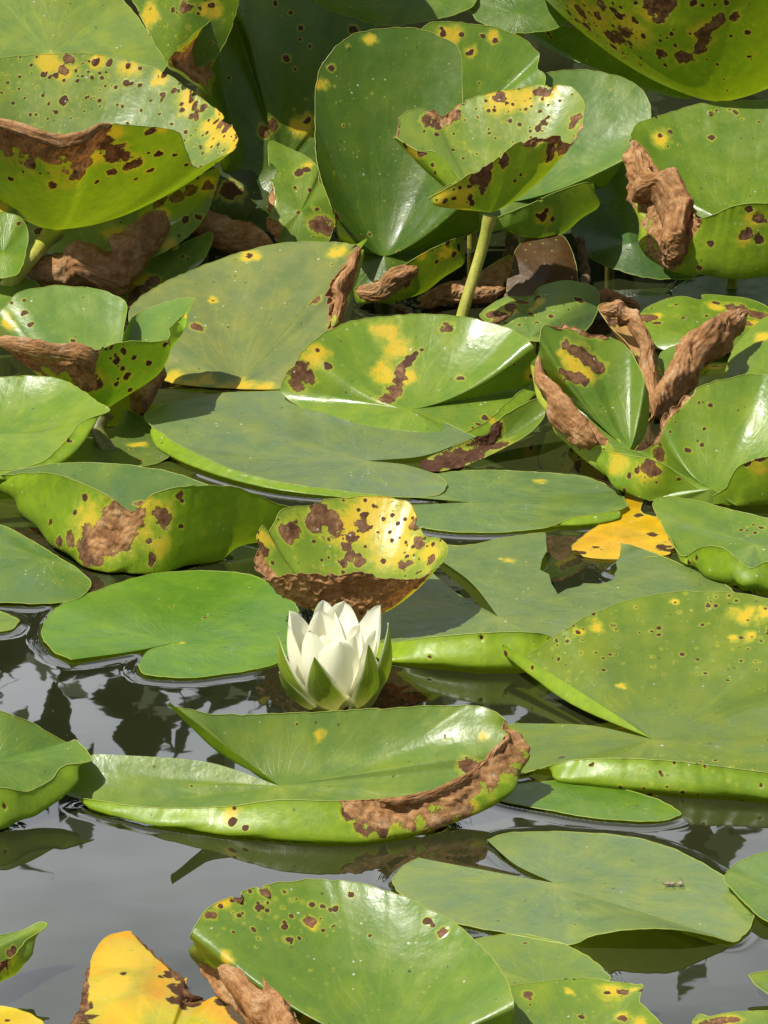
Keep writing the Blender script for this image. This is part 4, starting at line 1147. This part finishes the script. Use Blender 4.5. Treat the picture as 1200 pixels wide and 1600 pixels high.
leaf("small spotted cup leaf with brown scalloped rim on a long slanting stalk", (765, 332, 545),
     [(616, 214, 512), (625, 183, 502), (650, 171, 497), (672, 172, 495), (690, 182, 494), (715, 160, 487), (760, 148, 485), (805, 138, 483), (850, 133, 483), (893, 138, 487), (912, 163, 497), (912, 190, 508), (897, 222, 522), (872, 213, 533), (840, 214, 538), (800, 228, 542), (762, 256, 548), (722, 280, 552), (690, 300, 552, 700, 318, 552), (671, 310, 548, 685, 322, 550), (700, 290, 541), (716, 280, 537), (700, 256, 532), (680, 238, 530), (650, 234, 526), (620, 216, 517)],
     k=1.45, tint=(0.16, 0.235, 0.07), under=(0.16, 0.24, 0.02), burn=[(2.6, 5.3, 6), (11.0, 14.6, 9), (-0.8, 0.9, 4)], Y=[(780, 155, 30), (820, 150, 24), (860, 145, 16), (640, 240, 16), (690, 185, 16), (720, 310, 26), (690, 312, 16), (760, 270, 16), (885, 220, 14)],
     B=[(668, 188, 11.2), (680, 190, 12.5), (695, 188, 11.2), (710, 180, 10.0), (712, 172, 8.8), (755, 265, 17.5), (745, 280, 15.0), (760, 280, 15.0), (755, 293, 10.0), (787, 252, 11.2), (865, 235, 15.0), (870, 220, 15.0), (880, 210, 15.0), (862, 250, 10.0), (895, 190, 11.2), (900, 180, 10.0), (840, 143, 10.0), (855, 142, 10.0), (780, 150, 10.0), (758, 155, 5.0), (650, 240, 10.0), (660, 238, 7.5), (720, 293, 5.0), (733, 293, 5.0), (736, 310, 7.5), (710, 312, 6.2), (695, 315, 5.0), (740, 318, 7.5), (675, 257, 5.0), (674, 272, 5.0), (816, 273, 3.8), (806, 282, 3.8), (628, 228, 6.2), (850, 190, 8.8), (843, 200, 7.5), (796, 185, 6.2), (855, 182, 5.0)],
     speck=0.12, speckzones=[(800, 160, 90, 0.6), (700, 215, 60, 0.3), (700, 310, 50, 0.5)], stalk=[(750, 400, 548), (722, 492, 556), (708, 560, 561)], res=1.9, stalk_r=0.0038)

leaf("broad smooth green leaf with dark curled front lip behind the small spotted cup", (800, 315, 442),
     [(650, 285, 420), (700, 230, 427), (760, 170, 408), (810, 130, 397), (850, 115, 393), (905, 109, 391), (960, 118, 393), (1005, 142, 399), (1017, 178, 408), (1005, 215, 418), (978, 250, 429), (945, 292, 417), (918, 285, 440, 930, 325, 430), (870, 300, 450, 880, 365, 446), (830, 318, 455, 825, 371, 452), (760, 345, 455, 760, 364, 455), (700, 350, 446), (655, 336, 436), (645, 310, 428)],
     k=1.35, tint=(0.12, 0.205, 0.075), under=(0.13, 0.21, 0.04), B=[(850, 338, 9), (842, 335, 6), (862, 342, 5), (855, 330, 5), (845, 312, 4)], Y=[(850, 338, 14)])

leaf("narrow green leaf partly hidden under the spotted bowl leaf at the top right", (960, 122, 350),
     [(818, 45, 328), (850, 37, 326), (900, 45, 328), (1000, 60, 333), (1060, 100, 343), (1080, 152, 356), (1010, 142, 357), (940, 112, 354), (880, 87, 344), (840, 67, 336)], tint=(0.12, 0.21, 0.03), k=1.1, speck=0.15, B=[(858, 50, 6), (862, 57, 5)])

leaf("big bowl leaf seen from outside with dark brown blotches in the top right corner", (1125, 158, 395),
     [(845, -10, 345), (870, -50, 325), (960, -110, 305), (1100, -130, 300), (1250, -110, 305), (1350, -40, 325), (1380, 20, 355), (1330, -10, 395), (1260, -40, 413), (1180, -60, 423), (1100, -60, 425), (1010, -50, 420), (930, -35, 405), (868, -20, 375)],
     k=1.7, under=(0.15, 0.23, 0.015), tint=(0.14, 0.22, 0.04), Y=[(930, 30, 40), (980, 50, 40), (1020, 15, 30), (1100, 50, 25), (900, 20, 26), (1070, 90, 14)],
     B=[(902, 20, 16.2), (910, 40, 10.0), (898, 35, 8.8), (935, 10, 13.8), (930, 25, 11.2), (950, 60, 20.0), (965, 62, 20.0), (975, 55, 15.0), (955, 75, 12.5), (1020, 8, 17.5), (1035, 18, 16.2), (1040, 8, 15.0), (1030, 30, 10.0), (990, 35, 8.8), (1115, 45, 13.8), (1105, 60, 16.2), (1095, 75, 13.8), (1125, 30, 11.2), (1065, 92, 16.2), (1075, 95, 10.0), (1030, 88, 10.0), (1047, 55, 6.2),
        (1167, 53, 7.5), (1170, 90, 5.0), (1150, 25, 10.0), (1135, 5, 7.5), (968, 15, 6.2), (1055, 72, 5.0), (885, 22, 6.2), (992, 8, 6.2), (1002, 60, 7.5), (1038, 106, 5.0), (995, 100, 6.2), (972, 87, 5.0), (980, 70, 7.5), (956, 20, 7.5), (965, 30, 8.8), (1083, 5, 7.5)],
     speck=0.08, speckzones=[(930, 40, 100, 0.6), (1080, 50, 120, 0.3)], res=2.2, stalk=[(1135, 270, 375), (1140, 360, 376), (1140, 376, 377)], stalk_r=0.005)

crumpled_leaf = leaf("cupped leaf with a thick orange brown crumpled left side, upper right edge", (1150, 355, 472),
     [(985, 212, 425), (1000, 193, 415), (1050, 174, 408), (1110, 161, 405), (1200, 158, 405), (1300, 180, 415), (1380, 250, 440), (1330, 330, 470), (1270, 322, 500, 1270, 425, 495), (1200, 318, 500, 1200, 432, 497), (1150, 321, 500, 1135, 435, 497), (1095, 342, 495, 1075, 430, 492), (1080, 325, 482, 1032, 415, 482), (1062, 292, 466, 1000, 385, 465), (1030, 265, 450, 985, 315, 450), (1000, 225, 438, 979, 255, 438)],
     k=1.4, tint=(0.115, 0.195, 0.035), under=(0.16, 0.24, 0.02), burn=[(10.9, 15.7, 38)], Y=[(985, 235, 16), (1000, 260, 16), (1180, 345, 22), (1165, 375, 14), (1035, 215, 20), (1000, 290, 12)],
     B=[(1020, 280, 26), (1040, 310, 30), (1030, 350, 32), (1050, 330, 28), (1050, 370, 28), (1040, 390, 26), (1070, 350, 24), (1015, 320, 24), (1010, 260, 14), (1170, 325, 9), (1192, 342, 12), (1165, 365, 12), (1185, 375, 9), (1110, 384, 7), (1095, 420, 6), (1108, 383, 6), (1113, 213, 7), (1048, 202, 5), (1032, 210, 5), (1046, 229, 5), (1062, 225, 4), (1018, 170, 5), (1110, 175, 5), (1120, 172, 4), (1150, 175, 6), (1185, 190, 3)],
     crump=1.8, res=2.0)

roll([(992, 236, 446, 8), (1006, 268, 456, 22), (1026, 305, 468, 34), (1042, 345, 480, 42), (1050, 378, 488, 34), (1062, 408, 494, 12)], parent=crumpled_leaf, seed=31, wr=0.34, flat=0.5)

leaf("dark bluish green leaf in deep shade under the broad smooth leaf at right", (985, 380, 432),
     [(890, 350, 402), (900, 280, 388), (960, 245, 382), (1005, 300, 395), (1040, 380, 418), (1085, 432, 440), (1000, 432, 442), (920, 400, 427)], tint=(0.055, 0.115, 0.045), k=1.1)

leaf("dim green leaf crossing the top edge of the photo above the tall oval leaf", (620, 10, 345),
     [(490, 0, 340), (520, -70, 325), (620, -90, 320), (720, -60, 325), (745, -5, 340), (720, 20, 346), (640, 38, 350), (560, 40, 350), (505, 26, 346)], tint=(0.09, 0.165, 0.03), k=1.1)
leaf("dim green leaf at the top edge left of the big blotched bowl leaf", (810, 20, 345),
     [(735, 0, 338), (760, -60, 325), (850, -70, 322), (900, -20, 335), (880, 40, 350), (800, 52, 352), (745, 30, 346)], tint=(0.08, 0.15, 0.03), k=1.1)

# ------------------------------------------------------------------ middle right
leaf("small upright leaf with blistered brown left edge left of the crumpled dead leaves", (830, 525, 562),
     [(750, 492, 532), (790, 465, 522), (830, 462, 517), (845, 447, 512), (890, 438, 510), (930, 450, 514), (935, 480, 522), (915, 517, 537), (880, 532, 562), (820, 532, 565), (770, 508, 548)], tint=(0.14, 0.225, 0.075), k=1.2, Y=[(800, 480, 20), (840, 470, 14)], B=[(765, 487, 14), (785, 490, 14), (800, 475, 11), (815, 468, 10), (835, 462, 8), (830, 485, 8), (858, 490, 7), (905, 465, 8), (775, 500, 10), (790, 500, 6), (890, 480, 4)], speckzones=[(800, 490, 50, 0.4)])

tan_curl = leaf("tan dry curled leaf scrap standing between the upright leaf and the crumpled brown leaf", (1000, 560, 610),
     [(935, 482, 590), (952, 474, 585), (972, 478, 585), (1000, 500, 588), (1018, 545, 595), (1032, 600, 608), (1038, 640, 620), (1012, 660, 662), (1003, 610, 630), (985, 545, 612), (955, 512, 600)], k=1.5, tint=(0.36, 0.22, 0.10), under=(0.33, 0.2, 0.09), mott=0.5, B=[(1000, 560, 20), (1025, 620, 20), (960, 500, 10), (1015, 640, 20)], crump=2.2, res=1.8)

roll([(1022, 652, 664, 8), (1038, 630, 655, 24), (1062, 600, 645, 33), (1090, 565, 634, 36), (1120, 532, 622, 32), (1148, 504, 612, 22), (1170, 488, 606, 8)], label="long crumpled orange brown dead leaf leaning towards the upper right", seed=22, wr=0.36, flat=0.6, green=[(1118, 592, 12)])

roll([(938, 486, 600, 6), (965, 484, 602, 14), (992, 502, 606, 16), (1008, 545, 615, 14), (1016, 590, 628, 15), (1024, 630, 645, 16), (1018, 655, 664, 6)], parent=tan_curl, seed=41, wr=0.4, flat=0.7)

leaf("green leaf with brown blistered upper rim above the crumpled dead leaf at right", (1100, 530, 565),
     [(1000, 492, 533), (1030, 472, 522), (1065, 463, 518), (1095, 468, 518), (1100, 460, 515), (1160, 466, 515), (1200, 480, 520), (1250, 520, 540), (1180, 550, 565), (1120, 548, 567), (1040, 547, 564), (1010, 522, 552)], k=1.2, tint=(0.12, 0.205, 0.03), Y=[(1120, 475, 20), (1020, 490, 14), (1180, 500, 16)],
     B=[(1140, 475, 14), (1160, 478, 14), (1180, 485, 14), (1150, 490, 10), (1010, 492, 14), (1025, 500, 9), (1104, 490, 6), (1195, 490, 14), (1120, 468, 8), (1170, 500, 10)], speckzones=[(1040, 480, 50, 0.3)])

leaf("plain yellow green leaf at the right edge behind the big glossy cupped leaf", (1210, 590, 640),
     [(1136, 590, 618), (1148, 545, 600), (1180, 508, 586), (1220, 490, 580), (1290, 540, 605), (1290, 630, 645), (1190, 630, 648)], tint=(0.15, 0.235, 0.04), k=1.1, Y=[(1195, 520, 16)])

leaf("small plain green leaf piece behind the crumpled dead leaf", (1060, 575, 590),
     [(1028, 560, 582), (1045, 543, 575), (1080, 538, 572), (1100, 560, 580), (1080, 600, 600), (1045, 600, 600)], tint=(0.12, 0.21, 0.045), k=1.1)

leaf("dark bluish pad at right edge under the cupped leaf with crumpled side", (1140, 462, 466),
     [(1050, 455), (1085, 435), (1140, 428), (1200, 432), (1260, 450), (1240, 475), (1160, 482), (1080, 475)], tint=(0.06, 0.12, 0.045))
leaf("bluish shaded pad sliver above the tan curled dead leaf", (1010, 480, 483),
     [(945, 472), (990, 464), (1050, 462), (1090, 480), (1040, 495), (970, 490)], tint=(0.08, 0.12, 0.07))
leaf("tan dead leaf in shade lying on the water just behind the long slanting stalk", (730, 450, 470),
     [(650, 468, 472), (690, 445, 462), (740, 430, 455), (780, 405, 450), (800, 400, 450), (795, 440, 465), (750, 465, 476), (690, 475, 479)], tint=BR, under=BR, B=[(730, 445, 60), (780, 425, 40), (680, 465, 40)])
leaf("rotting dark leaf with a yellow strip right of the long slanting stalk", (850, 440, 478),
     [(795, 465, 478), (803, 400, 460), (830, 370, 450), (880, 370, 450), (900, 420, 462), (895, 470, 480), (850, 475, 484)], tint=(0.05, 0.03, 0.012), under=(0.05, 0.03, 0.015), B=[], k=1.1, crisp=-1.0)  # dead brown, tint darkened further: shade put into the colour

# ------------------------------------------------------------------ left edge bits
leaf("small green leaf at the left edge beside the funnel leaf's stalk", (5, 395, 500),
     [(-30, 350, 490), (0, 333, 485), (30, 340, 487), (43, 360, 490), (42, 390, 498), (25, 428, 510), (-20, 430, 510)], tint=(0.13, 0.225, 0.04), k=1.1, speck=0.1)
leaf("small brown tipped leaf scrap at the left edge under the funnel leaf", (-10, 340, 480),
     [(-50, 300, 470), (0, 302, 470), (22, 310, 472), (28, 335, 478), (10, 350, 482), (-30, 350, 482)], tint=(0.13, 0.22, 0.04), k=1.1, B=[(18, 312, 10)], Y=[(10, 320, 14)])
leaf("light green leaf edge showing left of and behind the spotted left cup", (-10, 478, 520),
     [(-60, 445, 500), (0, 428, 492), (40, 436, 494), (62, 448, 497), (60, 480, 515), (0, 505, 530), (-60, 490, 520)], tint=(0.15, 0.24, 0.07), k=1.1)


# dead scraps and stalks in the dark gaps
roll([(655, 478, 486, 5), (690, 466, 482, 13), (725, 462, 480, 15), (765, 458, 478, 10), (790, 450, 474, 4)], label="dark brown dead scrap lying in the black gap at the long slanting stalk's foot", seed=91, wr=0.5, flat=0.7)
roll([(905, 486, 500, 4), (925, 474, 494, 11), (955, 468, 490, 12), (985, 474, 492, 8), (1000, 484, 494, 3)], label="small brown scrap on the water above the tan curled dead leaf", seed=95, wr=0.5, flat=0.7)
def dead_stalk(pts, r, label):
    c = np.array([world_pt(*p) for p in pts])
    c = np.vstack([c, c[-1] - [0, 0, 0.01]])
    V_, F_ = tube(catmull(c, np.linspace(0, len(c) - 1, 40)), r * (1 + 0.15 * np.sin(np.arange(40) * 1.3)), 10)
    tag(np_mesh("dead_stalk", V_, [F_], M_TWIG, c[0]), label, "stalk", "dead stalks in the gaps")
dead_stalk([(800, 372, 440), (792, 430, 450), (796, 470, 471)], 0.0042, "dark dead stalk just right of the small spotted cup's long stalk")
dead_stalk([(905, 372, 430), (915, 430, 440), (908, 462, 463)], 0.0036, "dark dead stalk standing in the shade beside the rotting dark leaf")
dead_stalk([(590, 475, 452), (604, 478, 470), (640, 488, 489)], 0.003, "thin dark dead stalk under the tall oval leaf's curled lower wall")

# ------------------------------------------------------------------ the white flower
FC = world_pt(519, 1112, 1114); FC[2] = 0.002
flower = bpy.data.objects.new("water_lily_flower", None)
COL.objects.link(flower)
flower.location = FC
flower.empty_display_size = 0.01
tag(flower, "single half open white water lily flower with green sepals just behind the front floating leaf", "flower")

def petal(name, mat, tip, width, bow=0.25, r0=0.006, base_z=0.003, cup=0.25, seed=0, basepx=None, th=0.0006, sharp=0.55, wpos=0.5, pw=2.2):
    tip = np.array(tip)
    h = tip - FC
    az = math.atan2(h[1], h[0])
    out = np.array([math.cos(az), math.sin(az), 0.0])
    if basepx is not None:
        base = world_pt(*basepx); base[2] = max(base[2], 0.001)
    else:
        base = FC + out * r0 + np.array([0, 0, base_z])
    R = math.hypot(h[0], h[1])
    chord = tip - base
    ctrl = base + chord * 0.42 + out * (bow * np.linalg.norm(chord)) - np.array([0, 0, 0.05 * chord[2]])
    nu, nv = 40, 17
    t = np.linspace(0, 1, nu)[:, None]
    mid = (1 - t) ** 2 * base + 2 * t * (1 - t) * ctrl + t ** 2 * tip
    T = np.gradient(mid, axis=0); T /= np.linalg.norm(T, axis=1)[:, None]
    side = np.cross(T, np.tile(out, (nu, 1)))
    side /= np.linalg.norm(side, axis=1)[:, None] + 1e-9
    nrm = np.cross(side, T)           # outwards
    if np.dot(nrm[nu // 2], out) < 0: nrm = -nrm
    tt = t[:, 0]
    w = (tt + (0.10 if wpos > 0.4 else 0.3)) ** wpos * np.clip(1 - tt ** pw, 0, 1) ** sharp
    w = w / w.max() * width / 2
    s = np.linspace(-1, 1, nv)
    rg = random.Random(seed)
    ph = rg.uniform(0, 6)
    V = mid[:, None, :] + side[:, None, :] * (s[None, :, None] * w[:, None, None])
    c = cup * w[:, None] * (s[None, :] ** 2) * 1.3
    c = c + 0.0005 * np.sin(tt[:, None] * 7 + ph + s[None, :] * 2.5) + 0.00035 * np.cos(s[None, :] * 3 * PI) * (1 - tt[:, None])
    V = V - nrm[:, None, :] * c[:, :, None]
    outer = V + nrm[:, None, :] * (th * (1 - 0.7 * s ** 2))[None, :, None] * np.clip(1.2 - tt, 0.2, 1)[:, None, None]
    A = V.reshape(-1, 3)
    uv = np.stack([np.tile((s + 1) / 2, nu), np.repeat(tt, nv)], 1)
    F = grid_faces(nu, nv)
    # front (inner) side faces the flower's middle: check and flip so "back" is outside
    a, b, c_ = A[F[len(F) // 2][0]], A[F[len(F) // 2][1]], A[F[len(F) // 2][2]]
    if np.dot(np.cross(b - a, c_ - a), out) > 0: F = F[:, ::-1]
    return np_mesh(name, A, [F], mat, FC.copy(), uv=uv, parent=flower)

# sepals: tips seen in the photograph
for k, (tp, wd, bw, bs) in enumerate([
        ((491, 1027, 1150), 0.0215, 0.22, (520, 1113, 1124)),
        ((575, 1006, 1140), 0.0205, 0.20, (572, 1113, 1122)),
        ((606, 973, 1130), 0.0190, 0.22, (566, 1112, 1119)),
        ((435, 988, 1128), 0.0200, 0.26, (497, 1112, 1120)),
        ((436, 1049, 1138), 0.0150, 0.2, (492, 1113, 1122)),
        ((576, 952, 1082), 0.012, 0.10, None)]):
    petal("sepal", M_SEPAL, world_pt(*tp), wd * 1.1, bw * 1.25, basepx=bs, seed=k, cup=0.4, sharp=0.95, wpos=0.22, pw=1.7)
# petals, outermost ring first
PET = [((452, 954, 1100), 0.022, 0.26), ((449, 976, 1116), 0.019, 0.3), ((498, 953, 1092), 0.024, 0.2), ((504, 937, 1078), 0.018, 0.14), ((537, 939, 1080), 0.025, 0.18), ((595, 945, 1098), 0.023, 0.27),
       ((561, 976, 1108), 0.016, 0.15), ((530, 1002, 1136), 0.026, 0.30), ((484, 985, 1128), 0.022, 0.32), ((586, 985, 1118), 0.018, 0.24), ((505, 992, 1122), 0.019, 0.22), ((556, 990, 1124), 0.020, 0.22)]
for k, (tp, wd, bw) in enumerate(PET):
    petal("petal", M_PETAL, world_pt(*tp), wd * 1.12, bw * 0.92, seed=20 + k, r0=0.006, cup=0.55, sharp=0.56, wpos=0.36, pw=2.2)
# stamens: a tuft of short curved threads deep in the cup
rs = random.Random(5)
Vs, Fs, off = [], [], 0
for k in range(40):
    a = rs.uniform(0, 2 * PI); r = rs.uniform(0.001, 0.006)
    b = FC + np.array([math.cos(a) * r, math.sin(a) * r, 0.006])
    tp = b + np.array([math.cos(a) * 0.002, math.sin(a) * 0.002, rs.uniform(0.014, 0.021)])
    m_ = (b + tp) / 2 + np.array([math.cos(a) * 0.002, math.sin(a) * 0.002, 0])
    v, f = tube(catmull(np.array([b, m_, tp]), np.linspace(0, 2, 8)), np.linspace(0.0007, 0.0004, 8), 6)
    Vs.append(v); Fs.append(f + off); off += len(v)
np_mesh("stamens", np.vstack(Vs), [np.vstack(Fs)], M_STAMEN, FC.copy(), parent=flower)

# ------------------------------------------------------------------ small debris
def ellipsoid(c, r, rot=0.0, n=10, m=14):
    th = np.linspace(0, PI, n)[:, None]; ph = np.linspace(0, 2 * PI, m, endpoint=False)[None, :]
    x = np.sin(th) * np.cos(ph) * r[0]; y = np.sin(th) * np.sin(ph) * r[1]; z = np.cos(th) * r[2] * np.ones_like(ph)
    X = x * math.cos(rot) - y * math.sin(rot); Y = x * math.sin(rot) + y * math.cos(rot)
    V = np.stack([X, Y, z], -1).reshape(-1, 3) + c
    I, J = np.meshgrid(np.arange(n - 1), np.arange(m), indexing='ij')
    F = np.stack([I * m + J, (I + 1) * m + J, (I + 1) * m + (J + 1) % m, I * m + (J + 1) % m], -1).reshape(-1, 4)
    return V, F

hc = world_pt(1047, 1384, 1389)
parts = [ellipsoid(hc + [0, 0, 0.0012], (0.0033, 0.0012, 0.0009), 0.05), ellipsoid(hc + [0.0052, 0.0002, 0.0011], (0.0016, 0.0013, 0.001))]
for sgn in (-1, 1):
    for q in (-0.003, 0.0005, 0.003):
        parts.append(tube(catmull(np.array([hc + [q, sgn * 0.0014, 0.001], hc + [q * 1.6, sgn * 0.004, 0.003], hc + [q * 2.6 - 0.001, sgn * 0.0045, 0.0004]]), np.linspace(0, 2, 9)), 0.00014, 5))
off, VV, FF = 0, [], []
for v, f in parts:
    VV.append(v); FF.append(f + off); off += len(v)
husk = np_mesh("insect_husk", np.vstack(VV), [np.vstack(FF)], M_HUSK, hc)
tag(husk, "tiny dry pale insect husk lying on the broad flat notched pad", "insect")

tw = [world_pt(868, 1190, 1196), world_pt(878, 1184, 1194), world_pt(890, 1187, 1193), world_pt(912, 1188, 1194)]
v, f = tube(catmull(np.array(tw), np.linspace(0, 3, 24)), np.linspace(0.0011, 0.0004, 24) * (1 + 0.2 * np.sin(np.arange(24) * 2.1)), 7)
twig = np_mesh("twig", v, [f], M_TWIG, tw[0])
tag(twig, "tiny dark twig lying on the big right hand leaf by its curled front edge", "twig")

# ------------------------------------------------------------------ the water: one sheet, drawn up slightly where it touches a floating leaf
def build_water():
    gx0, gx1, gy0, gy1, st = -0.34, 0.34, 2.15, 4.05, 0.00125
    nx = int((gx1 - gx0) / st) + 1; ny = int((gy1 - gy0) / st) + 1
    m = np.zeros((nx, ny), np.float32)
    for _, G in LEAVES:
        # dense sampling of the low parts of each leaf
        low = G[:, :, 2] < 0.0028
        Gm = 0.5 * (G[1:, 1:] + G[:-1, :-1]); lm = Gm[:, :, 2] < 0.0028
        for P, k in ((G, low), (Gm, lm)):
            q = P[k]
            ix = ((q[:, 0] - gx0) / st).astype(int); iy = ((q[:, 1] - gy0) / st).astype(int)
            ok = (ix > 0) & (ix < nx - 1) & (iy > 0) & (iy < ny - 1)
            m[ix[ok], iy[ok]] = 1
    def dil(a):
        r = a.copy()
        r[1:] = np.maximum(r[1:], a[:-1]); r[:-1] = np.maximum(r[:-1], a[1:])
        r[:, 1:] = np.maximum(r[:, 1:], a[:, :-1]); r[:, :-1] = np.maximum(r[:, :-1], a[:, 1:])
        return r
    def blur(a, n):
        k = np.ones(n) / n
        c = np.cumsum(np.pad(a, ((n, n), (0, 0)), mode='edge'), axis=0); a = ((c[n:] - c[:-n]) / n)[n // 2:n // 2 + a.shape[0]]
        c = np.cumsum(np.pad(a, ((0, 0), (n, n)), mode='edge'), axis=1); a = ((c[:, n:] - c[:, :-n]) / n)[:, n // 2:n // 2 + a.shape[1]]
        return a
    m = dil(dil(m))
    e = 1 - dil(dil(1 - m))
    near = blur(blur(e, 5), 5)
    far = blur(blur(e, 9), 9)
    hgt = 0.0007 * np.clip(far * 2.2, 0, 1) ** 1.6
    hgt = np.where(near > 0.5, hgt - 0.0035 * np.clip(near * 2 - 1, 0, 1), hgt)
    X, Y = np.meshgrid(gx0 + np.arange(nx) * st, gy0 + np.arange(ny) * st, indexing='ij')
    V = np.stack([X, Y, hgt], -1).reshape(-1, 3)
    F = grid_faces(nx, ny)
    x1 = gx0 + (nx - 1) * st; y1 = gy0 + (ny - 1) * st
    o = len(V)
    W = np.array([[-80, -10, 0], [80, -10, 0], [80, 260, 0], [-80, 260, 0], [gx0, gy0, 0], [x1, gy0, 0], [x1, y1, 0], [gx0, y1, 0]], float)
    Q = np.array([[0, 1, 5, 4], [1, 2, 6, 5], [2, 3, 7, 6], [3, 0, 4, 7]]) + o
    w = np_mesh("water", np.vstack([V, W]), [F, Q], M_WATER, np.zeros(3))
    tag(w, kind="structure")
build_water()
